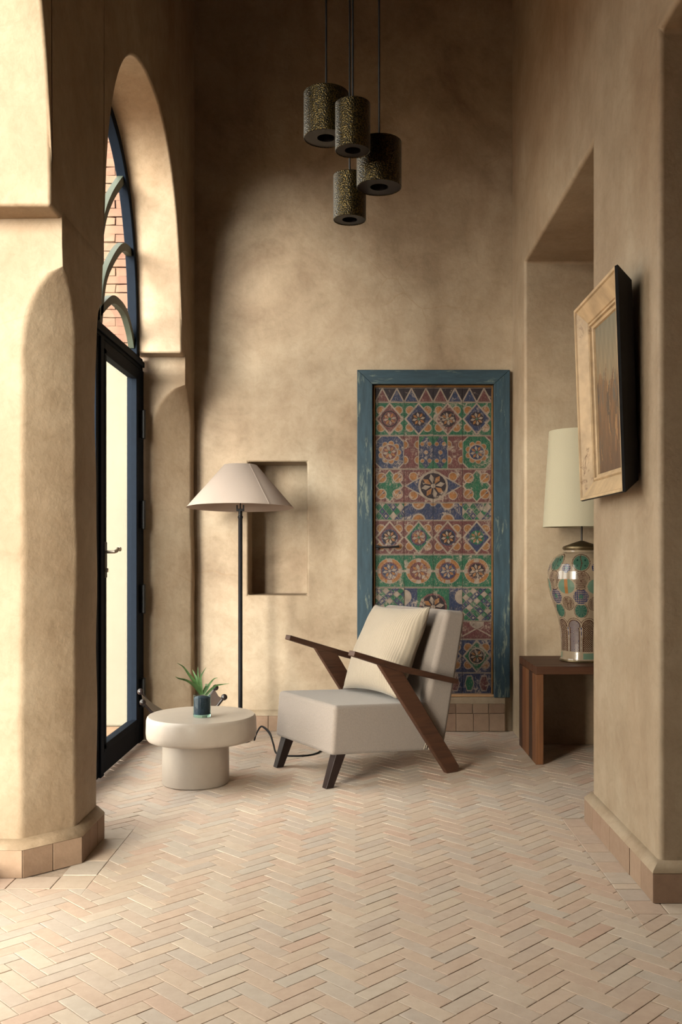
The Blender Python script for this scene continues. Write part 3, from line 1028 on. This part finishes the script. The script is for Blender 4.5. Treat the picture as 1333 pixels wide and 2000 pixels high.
# tiled step under the door
ST = empty('trim_1', (0, 0, 0), kind='structure')
bm = BM(); box(bm, -0.005, 0.985, YB-0.035, YB, 0.0, 0.226); obj('step_core', bm, PLASTER, ST, bevel=0.006)
for z0, z1, xs in ((0.003, 0.120, (0.0, 0.085, 0.20, 0.315, 0.43, 0.545, 0.655, 0.77, 0.875, 0.98)), (0.122, 0.185, (0.0, 0.11, 0.22, 0.33, 0.44, 0.55, 0.655, 0.765, 0.87, 0.98))):
    for a, b in zip(xs, xs[1:]):
        bm = BM(); box(bm, -(b-a)/2+.0012, (b-a)/2-.0012, -0.010+random.uniform(-.001,.001), 0.0, z0, z1)
        obj('tile', bm, BASE_TILE, ST, loc=((a+b)/2, YB-0.035, 0), bevel=0.002, seg=1)

# ------------------------------------------------------------------ armchair
CH = empty('armchair', (-0.293, 5.017, 0.0), radians(-58),
           label='low armchair in grey-beige linen with dark wooden arms and slanted legs', cat='armchair')
bm = BM()
prism(bm, [(0.0, 0.168), (0.62, 0.128), (0.62, 0.385), (0.02, 0.418)], 'x', -0.312, 0.312)
obj('seat', bm, LINEN, CH, bevel=0.022, seg=4)
bm = BM()
prism(bm, [(0.60, 0.128), (0.715, 0.136), (0.865, 0.862), (0.728, 0.878), (0.575, 0.36)], 'x', -0.312, 0.312)
obj('backrest', bm, LINEN, CH, bevel=0.03, seg=4)
for s, dz in ((1, 0.0), (-1, 0.028)):
    bm = BM()
    prism(bm, [(0.092, 0.668+dz), (0.40, 0.566+dz), (0.755, 0.478+dz*.5), (0.762, 0.506+dz*.5), (0.405, 0.600+dz), (0.10, 0.694+dz)], 'x', 0.316*s, 0.372*s)
    obj('armrest', bm, WALNUT, CH, bevel=0.004)
    bm = BM()
    prism(bm, [(0.700, 0.0), (0.775, 0.0), (0.782, 0.032), (0.405, 0.575+dz), (0.258, 0.620+dz)], 'x', 0.3145*s, 0.348*s)
    obj('rear_leg', bm, WALNUT, CH, bevel=0.004)
    bm = BM()
    cx = 0.272*s
    a = [bm.verts.new((cx+dx*0.021, dy*0.022, 0)) for dx, dy in ((-1,-1),(1,-1),(1,1),(-1,1))]
    b = [bm.verts.new((cx+dx*0.029, 0.066+dy*0.030, 0.178)) for dx, dy in ((-1,-1),(1,-1),(1,1),(-1,1))]
    bm.faces.new(a[::-1]); bm.faces.new(b)
    for q in range(4): bm.faces.new((a[q], a[(q+1)%4], b[(q+1)%4], b[q]))
    obj('front_leg', bm, ESPRESSO, CH, bevel=0.003)
bm = BM()
for dx, L in ((0, 0.05), (0.008, 0.045), (0.016, 0.055)):
    tube(bm, [(0.316, 0.585+dx, 0.19), (0.320, 0.575+dx*1.5, 0.165), (0.318, 0.565+dx*2, 0.19-L)], 0.0022, 5)
tag(obj('loose_thread', bm, SLUB, CH), 'frayed pale thread ends at seam')

# cushion
def cushion(bm, w, h, t, n=30):
    g = {}
    for s in (1, -1):
        for i in range(n+1):
            for j in range(n+1):
                u, v = 2*i/n-1, 2*j/n-1
                if s == -1 and (i in (0, n) or j in (0, n)):
                    g[(s, i, j)] = g[(1, i, j)]; continue
                pin = 0.095
                x = u*w/2*(1-pin*(1-v*v)*abs(u)**3)
                z = v*h/2*(1-pin*(1-u*u)*abs(v)**3)
                th = t/2*max(0.0, (1-abs(u)**2.6)*(1-abs(v)**2.6))**0.55
                th *= 1 + 0.05*sin(5*u+2*v) + 0.04*sin(7*v-3*u)
                g[(s, i, j)] = bm.verts.new((x, -s*th, z))
    for s in (1, -1):
        for i in range(n):
            for j in range(n):
                q = [g[(s, i, j)], g[(s, i+1, j)], g[(s, i+1, j+1)], g[(s, i, j+1)]]
                bm.faces.new(q if s == 1 else q[::-1])
bm = BM(); cushion(bm, 0.55, 0.535, 0.195)
cu = obj('cushion', bm, SLUB, smooth=True, auto=180)
tag(cu, 'square cream slub cushion leaning on the armchair backrest', 'cushion')
Mc = Matrix.Translation((-0.293, 5.017, 0)) @ Matrix.Rotation(radians(-58), 4, 'Z') @ Matrix.Translation((0.012, 0.525, 0.650)) @ Matrix.Rotation(radians(-25.5), 4, 'X') @ Matrix.Rotation(radians(-1.5), 4, 'Y')
cu.matrix_world = Mc

# ------------------------------------------------------------------ mushroom side table
TB = empty('side_table', (-0.805, 4.90, 0), label='round cement side table with thick disc top on a stout cylinder', cat='side table')
bm = BM()
r, z0, z1 = 0.283, 0.226, 0.352
prof = [(0, z0), (r-0.022, z0), (r-0.010, z0+0.005), (r-0.003, z0+0.016), (r, z0+0.04), (r-0.002, z1-0.022), (r-0.006, z1-0.008), (r-0.012, z1-0.001), (r-0.02, z1), (0, z1)]
lathe(bm, prof, 96); obj('table_top', bm, STONE, TB, smooth=True, auto=40)
bm = BM()
r = 0.172
lathe(bm, [(0, 0), (r-0.006, 0), (r, 0.006), (r-0.002, z0+0.002), (0, z0+0.002)], 72, -0.03, 0.0)
obj('base', bm, STONE, TB, smooth=True, auto=40)
# plant in a glass
PL = empty('potted_succulent', (-0.792, 4.835, 0.3522), label='small spiky green plant in a clear glass of dark soil on the cement table', cat='plant')
bm = BM()
lathe(bm, [(0.0415, 0.014), (0.0425, 0.11), (0.0440, 0.112), (0.0452, 0.11), (0.0448, 0.014)], 40, closed=True)
obj('glass', bm, TUMBLER, PL, smooth=True, auto=50)
bm = BM()
lathe(bm, [(0, 0.0), (0.043, 0.0), (0.0448, 0.003), (0.0448, 0.014), (0, 0.014)], 40)
tag(obj('glass_base', bm, THICKGLASS, PL, smooth=True, auto=50), 'thick greenish glass bottom')
SOIL = mat_plain('dark_potting_soil', srgb(40, 42, 58), 0.85, var=0.6, scale=160, bump=0.5)
bm = BM()
lathe(bm, [(0, 0.0145), (0.0412, 0.0145), (0.0412, 0.096), (0.03, 0.102), (0.012, 0.106), (0, 0.104)], 32)
obj('soil', bm, SOIL, PL, smooth=True)
k = NT('succulent_leaf')
v = k.coord(); k.set(k.ramp(k.noise(v, 30, 4), [(0.3, srgb(58, 98, 52)), (0.7, srgb(104, 142, 84))]), 0.45)
LEAF = k.m
def leaf_mesh(pts, w):
    bm = BM()
    P = spline([Vector(p) for p in pts], 6)
    n = len(P); rings = []
    for i, p in enumerate(P):
        t = i/(n-1)
        d = (P[min(i+1, n-1)]-P[max(i-1, 0)]).normalized()
        s = d.cross(Vector((0, -1, 0.15))).normalized(); up = s.cross(d)
        ww = w*(1-t**1.6)*(0.75+0.5*min(1, t*4)*(1-t)) + 0.0006
        rings.append([bm.verts.new(p + s*a*ww + up*b*ww) for a, b in ((-1, 0.25), (-0.5, -0.15), (0, -0.3), (0.5, -0.15), (1, 0.25), (0, 0.05))])
    for a, b in zip(rings, rings[1:]):
        for q in range(6): bm.faces.new((a[q], a[(q+1)%6], b[(q+1)%6], b[q]))
    bm.faces.new(rings[0][::-1]); bm.faces.new(rings[-1])
    return bm
px = 4.84/1850
def lp(x, y, dy=0): return ((x-395)*px, dy, (1395-y)*px)
LV = [([lp(394, 1352), lp(385, 1332, -.01), lp(372, 1312, -.03), lp(362, 1296, -.05), lp(352, 1287, -.08)], 0.009),
      ([lp(392, 1350), lp(383, 1334, -.03), lp(370, 1322, -.06), lp(356, 1316, -.09), lp(350, 1312, -.10)], 0.008),
      ([lp(394, 1352, .005), lp(388, 1332, .01), lp(380, 1316, .02), lp(374, 1305, .03)], 0.009),
      ([lp(394, 1352), lp(390, 1332), lp(387, 1314), lp(386, 1299, .01)], 0.008),
      ([lp(395, 1352), lp(393, 1334, -.01), lp(394, 1316, -.01), lp(403, 1299, 0)], 0.0075),
      ([lp(396, 1352), lp(400, 1342, .01), lp(402, 1336, .02), lp(400, 1334, .03), lp(409, 1334, .03)], 0.006),
      ([lp(398, 1352), lp(405, 1340, 0), lp(411, 1330, 0), lp(418, 1322, .01), lp(425, 1320, .01)], 0.0065),
      ([lp(402, 1354), lp(411, 1344, .01), lp(421, 1336, .02), lp(434, 1334, .03), lp(447, 1332, .03)], 0.006),
      ([lp(393, 1352, .01), lp(391, 1338, .03), lp(390, 1322, .04), lp(389, 1310, .05)], 0.008)]
for pts, w in LV: obj('leaf', leaf_mesh(pts, w), LEAF, PL, smooth=True, auto=60)

# ------------------------------------------------------------------ folding leather stool behind the table
STL = empty('folding_stool', (-1.02, 5.46, 0), label='low folding stool with dark leather sling and ball-tipped wooden legs behind the cement table', cat='stool')
LEATH = mat_plain('dark_brown_leather', srgb(50, 40, 36), 0.3, 0, 0.5, 0.15, 40)
DWOOD = mat_plain('dark_turned_wood', srgb(28, 19, 19), 0.35, 0, 0.5)
BF = [Vector((-1.262, 5.50, 0.378)), Vector((-1.205, 5.31, 0.346))]      # left pair: far, near
BR = [Vector((-0.845, 5.66, 0.382)), Vector((-0.765, 5.46, 0.356))]      # right pair
base = Vector((-1.02, 5.46, 0))
for q in range(2):
    for a, b in ((BF[q], BR[q]), (BR[q], BF[q])):
        ft = Vector((b.x + (a.x-b.x)*0.38, b.y + (a.y-b.y)*0.38 + (0.013 if a is BF[q] else -0.013), 0.0))
        tp = a + Vector((0, 0.013 if a is BF[q] else -0.013, 0))
        bm = BM(); tube(bm, [ft-base, tp-base], 0.0075, 10)
        lg = obj('leg', bm, DWOOD, STL, smooth=True, auto=60)
        bm = BM(); c = tp-base; sphere(bm, (c.x, c.y, c.z), 0.0185)
        obj('ball_finial', bm, DWOOD, lg, smooth=True, auto=180)
bm = BM()
rows = []
for i in range(25):
    t = i/24
    row = []
    for q in (0, 1):
        a, b = BF[q], BR[q]
        p = a.lerp(b, 0.02+0.96*t); sag = 0.13*(1-abs(2*t-1)**1.6)
        ins = (BF[1-q]-BF[q])*0.10
        row.append(Vector((p.x+ins.x, p.y+ins.y, p.z-0.012-sag)) - base)
    m = (row[0]+row[1])/2; m.z -= 0.012
    rows.append([row[0], m, row[1]])
vr = [[bm.verts.new(p) for p in r] + [bm.verts.new(p - Vector((0,0,0.004))) for p in r[::-1]] for r in rows]
for a, b in zip(vr, vr[1:]):
    for q in range(6): bm.faces.new((a[q], a[(q+1)%6], b[(q+1)%6], b[q]))
bm.faces.new(vr[0][::-1]); bm.faces.new(vr[-1])
obj('leather_sling', bm, LEATH, STL, smooth=True, auto=50)

# ------------------------------------------------------------------ floor lamp
FL = empty('floor_lamp', (-0.734, 5.95, 0), label='slim black floor lamp with wide white cone shade beside the niche', cat='floor lamp')
bm = BM(); lathe(bm, [(0, 0), (0.058, 0), (0.06, 0.004), (0.06, 0.012), (0.055, 0.018), (0.02, 0.022), (0, 0.022)], 48)
obj('base', bm, BLACKM, FL, smooth=True, auto=40)
bm = BM(); lathe(bm, [(0.0135, 0.02), (0.0135, 1.40), (0.0165, 1.404), (0.0165, 1.414), (0.0125, 1.418), (0.0125, 1.452), (0.0, 1.452)], 20)
obj('pole', bm, BLACKM, FL, smooth=True, auto=40)
bm = BM()
box(bm, -0.024, 0.024, -0.012, 0.012, 1.446, 1.462); box(bm, -0.024, -0.017, -0.012, 0.012, 1.46, 1.485); box(bm, 0.017, 0.024, -0.012, 0.012, 1.46, 1.485)
obj('yoke', bm, BLACKM, FL, bevel=0.002)
bm = BM()
tl = Matrix.Rotation(radians(-2.3), 4, 'X')
lathe(bm, [(0.103, 0.268), (0.335, 0.0), (0.332, 0.0), (0.100, 0.268)], 96, closed=True)
for v in bm.verts: v.co = tl @ v.co
shd = obj('lamp_shade', bm, SHADE_W, FL, smooth=True, auto=50, loc=(0, 0, 1.468))
bm = BM()
a = radians(-52)
pr = [(0.1045, 0.268), (0.3362, 0.001)]
q = [bm.verts.new(tl @ Vector((r_*cos(a+d/r_), r_*sin(a+d/r_), z))) for r_, z in pr for d in (-0.004, 0.004)]
q2 = [bm.verts.new(tl @ Vector(((r_+.0012)*cos(a+d/r_), (r_+.0012)*sin(a+d/r_), z+.001))) for r_, z in pr for d in (-0.004, 0.004)]
for f in ((0,1,3,2), (4,6,7,5), (0,4,5,1), (1,5,7,3), (3,7,6,2), (2,6,4,0)):
    bm.faces.new([(q+q2)[i] for i in f])
obj('seam', bm, SHADE_W, shd)
bm = BM()
for sgn in (-1, 1):
    tube(bm, [(0, 0, 0.268-0.008), (0.1*sgn, 0, 0.268-0.004)], 0.002, 6)
tube(bm, [(0, 0.1, 0.262), (0, 0, 0.26)], 0.002, 6)
tube(bm, [(0, 0, -0.012), (0, 0, 0.262)], 0.004, 6)
obj('spider_ring', bm, BLACKM, FL, loc=(0, 0, 1.468))
bm = BM()
for dy in (0.0, 0.014):
    P = spline([Vector((0.09, -0.02+dy, 0.012)), Vector((0.105, -0.06+dy, 0.055)), Vector((0.135, -0.09+dy, 0.107)), Vector((0.165, -0.13+dy, 0.112-dy*.6)), Vector((0.205, -0.21+dy, 0.094-dy)), Vector((0.235, -0.31+dy*.5, 0.045)), Vector((0.262, -0.40, 0.010)), Vector((0.33, -0.44, 0.0045)), Vector((0.50, -0.36, 0.0045)), Vector((0.60, 0.20, 0.0045))], 6)
    tube(bm, P, 0.0052, 8)
obj('cord', bm, BLACKM, FL, smooth=True, auto=60)

# ------------------------------------------------------------------ rosewood bench table in the alcove
BT = empty('console_table', (1.0, 5.30, 0), label='square-cut rosewood console table of striped boards standing in the alcove', cat='table')
nb = 5; dep = 0.54; bw = dep/nb
tone = [ROSEW_L, ROSEW_D, ROSEW_L, ROSEW_M, ROSEW_D]
for i in range(nb):
    y0 = i*bw
    bm = BM(); box(bm, 0, 0.045, y0+0.0006, y0+bw-0.0006, 0.0, 0.505); obj('side_board', bm, tone[i], BT, bevel=0.003, seg=1)
    bm = BM(); box(bm, 0.82, 0.865, y0+0.0006, y0+bw-0.0006, 0.0, 0.505); obj('side_board', bm, tone[i], BT, bevel=0.003, seg=1)
    bm = BM(); box(bm, 0, 0.865, y0+0.0006, y0+bw-0.0006, 0.505, 0.55); obj('top_board', bm, ROSEW_TOP, BT, bevel=0.003, seg=1)

# ------------------------------------------------------------------ ceramic table lamp
TL = empty('table_lamp', (1.325, 5.585, 0.5503), label='tall painted ceramic jar lamp with pale cream shade on the rosewood console', cat='table lamp')
VP = [(0.120, 0.0), (0.124, 0.012), (0.121, 0.02), (0.119, 0.06), (0.119, 0.11), (0.124, 0.18), (0.137, 0.25), (0.160, 0.32), (0.182, 0.385), (0.196, 0.44), (0.2005, 0.485), (0.197, 0.53), (0.185, 0.57), (0.162, 0.605), (0.128, 0.63), (0.105, 0.64), (0.100, 0.652)]
def vr_(z):
    for (r0, a), (r1, b) in zip(VP, VP[1:]):
        if a <= z <= b:
            return r0 + (r1-r0)*(z-a)/(b-a)
    return VP[-1][0]
import colorsys
cC = srgb(122, 107, 90)[:3]; cGn = srgb(48, 76, 64)[:3]; cGl = srgb(78, 98, 84)[:3]; cBl = srgb(26, 34, 68)[:3]; cBr = srgb(60, 39, 30)[:3]; cLav = srgb(112, 104, 112)[:3]
NP = 10
def vase_col(th, z):
    """painted glaze: rows of medallions above a ring of arches"""
    if z < 0.062: return cGl if 0.02 < z < 0.055 and sin(th*3) > 0.3 else cC
    if z > 0.628: return cC
    u = (th/(2*pi)*NP) % 1.0
    if z < 0.262:
        # ring of horseshoe arches
        s = th/(2*pi)*NP*1.0; i = int(math.floor(s)) ; u = s - i
        r = vr_(z); wid = 2*pi*r/NP
        x = (u-0.5)*wid
        zt = 0.205
        half = 0.027
        d = abs(x)-half if z < zt else math.hypot(x, z-zt-0.008)-0.034
        if abs(d) < 0.003: return cBr
        if d < -0.003:
            if i % 2: return cBl if (int((x+1)*220)+int(z*220)) % 2 else cC
            return cBr if (int((x+z+2)*160) % 2 == 0 or int((x-z+2)*160) % 2 == 0) and True else cC
        if d < 0.0095: return cC
        if z > 0.215: return cBr if d < 0.013 else cC
        return cBl if math.hypot(x-math.copysign(wid/2, x), (z % 0.034)-0.017) > 0.006 else cLav
    rows = [(0.303, 0.046, 0.040, 0.0, 'green'), (0.385, 0.050, 0.050, 0.0, 'bluedot'), (0.345, 0.04, 0.036, 0.5, 'net'), (0.478, 0.056, 0.052, 0.0, 'net2'),
            (0.445, 0.050, 0.060, 0.5, 'teal'), (0.548, 0.030, 0.030, 0.5, 'bluedot'), (0.578, 0.05, 0.052, 0.0, 'green2')]
    NR = 7
    r = vr_(z)
    for zc, hz, hw, off, kind in rows[::-1]:
        s = th/(2*pi)*NR + off; i = math.floor(s+0.5); x = (s-i)*2*pi*r/NR
        d = math.hypot(x/hw, (z-zc)/hz)
        if d < 1.0:
            if d > 0.92: return cBr if kind[:3] in ('net', 'gre') else cC
            if d > 0.86: return cC
            if kind == 'green': return cGn if (int(math.atan2(z-zc, x)*5) % 3) else srgb(24, 64, 54)[:3]
            if kind == 'green2':
                if abs(x-0.004*sin(z*90)) < 0.0025: return cBr
                return srgb(20, 46, 40)[:3] if math.hypot(abs(x)-0.022, abs(z-zc)-0.016) < 0.005 else cGn
            if kind == 'teal': return srgb(124, 82, 46)[:3] if abs(x) < 0.010 else cGl
            if kind == 'bluedot':
                if d < 0.25: return cGn
                return cC if (math.hypot((x*95) % 1 - .5, (z*95) % 1 - .5) < 0.33) else cBl
            if d < 0.09: return cBr
            return cBr if ((x+z+1)*150) % 1 < 0.35 or ((x-z+1)*150) % 1 < 0.35 else cC
    return cC
bm = BM()
nt, nz = 360, 300
cl = bm.loops.layers.float_color.new('glaze')
rings = []
for j in range(nz+1):
    z = 0.652*j/nz; r = vr_(z)
    rings.append([bm.verts.new((r*cos(2*pi*i/nt), r*sin(2*pi*i/nt), z)) for i in range(nt)])
for j in range(nz):
    for i in range(nt):
        f = bm.faces.new((rings[j][i], rings[j][(i+1)%nt], rings[j+1][(i+1)%nt], rings[j+1][i]))
        c = vase_col(2*pi*(i+0.5)/nt + pi/2 + 0.25 + 2*pi*0, 0.652*(j+0.5)/nz)
        for lo in f.loops: lo[cl] = (*c, 1)
k = NT('painted_glaze')
at = k.n('ShaderNodeVertexColor'); at.layer_name = 'glaze'
nzf = k.noise(k.coord(), 18, 5)
k.set(k.mix(0.4, at.outputs['Color'], k.ramp(nzf, [(0.3, (0.7,0.66,0.6,1)), (0.65, W4)]), 'MULTIPLY'), 0.18, 0, 0.5)
k.b.inputs['Coat Weight'].default_value = 0.3
obj('jar', bm, k.m, TL, smooth=True, auto=180)
bm = BM(); lathe(bm, [(0, -0.0), (0.126, 0.0), (0.130, 0.005), (0.126, 0.013), (0.118, 0.013)], 56)
obj('brass_foot', bm, BRASS, TL, smooth=True, auto=40)
bm = BM(); lathe(bm, [(0.099, 0.650), (0.107, 0.653), (0.112, 0.662), (0.109, 0.672), (0.095, 0.677), (0.06, 0.690), (0.03, 0.700), (0.012, 0.706), (0, 0.708)], 56)
obj('brass_lid', bm, BRASS, TL, smooth=True, auto=40)
bm = BM(); lathe(bm, [(0.0055, 0.70), (0.0055, 1.16), (0, 1.16)], 12); obj('stem', bm, BRONZE_STEM, TL, smooth=True, auto=40)
bm = BM(); lathe(bm, [(0.226, 0.787), (0.190, 1.352), (0.188, 1.352), (0.224, 0.787)], 96, closed=True)
sh2 = obj('lamp_shade', bm, SHADE_G, TL, smooth=True, auto=50)
bm = BM()
for a in range(3): tube(bm, [(0, 0, 1.15), (0.1*cos(a*2.094), 0.1*sin(a*2.094), 1.15), (0.200*cos(a*2.094), 0.200*sin(a*2.094), 1.152)], 0.002, 6)
obj('spider', bm, BRASS, TL)

# ------------------------------------------------------------------ framed painting on the right pier
PW, PH, PT = 0.65, 0.818, 0.072
PA = empty('framed_painting', (1.012, 3.725, 1.82), label='small brown oil painting in a deep cream and black frame on the right pier', cat='painting')
PA.rotation_euler = (0, radians(-2.0), 0)
GESSO = mat_worn('gilded_cream_gesso', srgb(186, 160, 126), srgb(92, 64, 40), 0.05, 14)
EBON = mat_worn('chipped_black_paint', srgb(14, 14, 19), srgb(110, 84, 62), -0.25, 25)
# local axes: +y along the wall, +z up, -x towards the room
fprof = [(0.045, 0.0, 1), (0.0, PT-0.010, 1), (0.004, PT, 0), (0.014, PT-0.001, 0), (0.018, PT-0.008, 0), (0.076, PT-0.040, 0), (0.079, PT-0.046, 0), (0.086, PT-0.040, 0), (0.092, PT-0.041, 0), (0.095, PT-0.050, 0), (0.105, PT-0.054, 0), (0.108, PT-0.062, 0), (0.108, 0.004, 0)]
def rail(a, b, inward):
    """mitred rail from corner a to b (y,z), inward = unit vector to the picture centre"""
    bm = BM()
    d = (Vector(b)-Vector(a)).normalized()
    A, Bv = [], []
    for off, z, _ in fprof:
        pa = Vector(a) + Vector(inward)*off + d*off; pb = Vector(b) + Vector(inward)*off - d*off
        A.append(bm.verts.new((-z, pa.x, pa.y))); Bv.append(bm.verts.new((-z, pb.x, pb.y)))
    n = len(A)
    for i in range(n):
        j = (i+1) % n
        f = bm.faces.new((A[i], A[j], Bv[j], Bv[i])); f.material_index = 1 if i in (0, 1, n-1) else 0
    bm.faces.new(A[::-1]).material_index = 1; bm.faces.new(Bv).material_index = 1
    obj('frame_rail', bm, [GESSO, EBON], PA)
hy, hz = PW/2, PH/2
rail((-hy, -hz), (hy, -hz), (0, 1)); rail((hy, hz), (-hy, hz), (0, -1))
rail((hy, -hz), (hy, hz), (-1, 0)); rail((-hy, hz), (-hy, -hz), (1, 0))
bm = BM()
cl = bm.loops.layers.float_color.new('paint')
cw, chh = PW-0.2, PH-0.2
nx_, nz_ = 60, 110
rs = random.Random(3)
strokes = []
for _ in range(46):
    x = rs.uniform(0, 1); z = rs.uniform(0.05, 0.5)
    strokes.append((x, z, rs.uniform(-0.5, 0.5), rs.uniform(0.08, 0.28), rs.uniform(0.01, 0.028), rs.choice([srgb(116, 82, 54), srgb(94, 68, 46), srgb(72, 60, 50), srgb(138, 104, 70), srgb(84, 77, 70)])[:3]))
def canvas_col(u, v):
    top = 0.60 + 0.05*sin(9*u) + 0.02*sin(31*u)
    if v > top:
        t = (v-top)/(1-top)
        a, b = srgb(128, 110, 84)[:3], srgb(104, 100, 86)[:3]
    else:
        t = v/top; a, b = srgb(80, 58, 42)[:3], srgb(112, 84, 56)[:3]
    c = [a[i]+(b[i]-a[i])*t for i in range(3)]
    nval = 1 + 0.10*sin(40*u+17*v) + 0.08*sin(23*v-60*u)
    c = [x*nval for x in c]
    for x, z, s, L, w, col in strokes:
        dv = v-z
        if 0 < dv < L and abs(u - x - s*dv - 0.03*sin(dv*20)) < w*(1-(2*dv/L-1)**2)**0.5: c = list(col)
    return c
g = [[bm.verts.new((-0.010, -cw/2+cw*i/nx_, -chh/2+chh*j/nz_)) for i in range(nx_+1)] for j in range(nz_+1)]
for j in range(nz_):
    for i in range(nx_):
        f = bm.faces.new((g[j][i], g[j][i+1], g[j+1][i+1], g[j+1][i]))
        c = canvas_col((i+.5)/nx_, (j+.5)/nz_)
        for lo in f.loops: lo[cl] = (*c, 1)
ed = [e for e in bm.edges if e.is_boundary]
ret = bmesh.ops.extrude_edge_only(bm, edges=ed)
for v in [e for e in ret['geom'] if isinstance(e, bmesh.types.BMVert)]: v.co.x = -0.003
k = NT('oil_paint')
at = k.n('ShaderNodeVertexColor'); at.layer_name = 'paint'
k.set(at.outputs['Color'], 0.4); k.bump(k.noise(k.coord(scale=(1, 40, 8)), 3, 5), 0.3, 0.003)
obj('canvas', bm, k.m, PA)

# ------------------------------------------------------------------ pendant lamps
k = NT('pierced_bronze')
v = k.coord()
vo = k.n('ShaderNodeTexVoronoi'); vo.inputs['Scale'].default_value = 190; k.l(v, vo.inputs['Vector'])
c = k.ramp(vo.outputs['Distance'], [(0.38, srgb(2, 2, 3)), (0.66, srgb(70, 56, 25))])
c = k.mix(k.ramp(vo.outputs['Color'], [(0.25, K4), (1.0, (0.45,)*3)]), c, srgb(30, 28, 11))
k.set(c, 0.34, 0.8, 0.5)
k.bump(vo.outputs['Distance'], 0.6, 0.003)
PIERCED = k.m
BRONZE = mat_plain('dark_bronze', srgb(34, 29, 31), 0.4, 0.7)
PENDANTS = [('left pendant, wide pierced bronze cylinder hung highest', 637.5, 271, 183, 44, 4.12), ('narrow pierced bronze pendant in front, second highest of the cluster', 689.5, 295.5, 203, 34.3, 3.82),
            ('right pendant, wide pierced bronze cylinder with gold glint', 741, 367, 278, 44, 4.03), ('lowest pendant, narrow pierced bronze cylinder', 683.5, 430.5, 343, 32, 4.2)]
for lab, pxc, pyb, pyt, pr, Y in PENDANTS:
    X = (pxc-698)/1850*Y; z0 = 1.2-(pyb-1075)/1850*Y; z1 = 1.2-(pyt-1075)/1850*Y; r = pr/1850*Y
    P = empty('pendant_lamp', (X, Y, z0), label=lab, cat='pendant lamp', group='cluster of pierced pendants')
    H = z1-z0
    bm = BM(); lathe(bm, [(r-0.002, 0.0), (r, 0.002), (r, H-0.002), (r-0.002, H), (r-0.004, H-0.002), (r-0.004, 0.002)], 64, closed=True)
    obj('pierced_shade', bm, PIERCED, P, smooth=True, auto=40)
    ri = r*0.46 if pr < 40 else r*0.40
    bm = BM(); lathe(bm, [(ri, 0.003), (r-0.003, 0.003), (r-0.003, 0.006), (ri+0.002, 0.006), (ri+0.002, 0.07), (ri, 0.07)], 48, closed=True)
    obj('bottom_plate', bm, BRONZE, P, smooth=True, auto=40)
    bm = BM(); lathe(bm, [(0, H-0.006), (r-0.003, H-0.006), (r-0.003, H-0.002), (0.012, H-0.002), (0.010, H+0.012), (0, H+0.012)], 48)
    obj('top_plate', bm, BRONZE, P, smooth=True, auto=40)
    bm = BM(); lathe(bm, [(0, 0.035), (ri*0.42, 0.04), (ri*0.55, 0.07), (ri*0.4, 0.10), (ri*0.3, H-0.006), (0, H-0.006)], 20)
    obj('lamp_holder', bm, BLACKM, P, smooth=True, auto=40)
    bm = BM(); tube(bm, [(0, 0, H+0.01), (0, 0, ZC-z0)], 0.0042, 8)
    obj('cable', bm, BLACKM, P, smooth=True, auto=60)
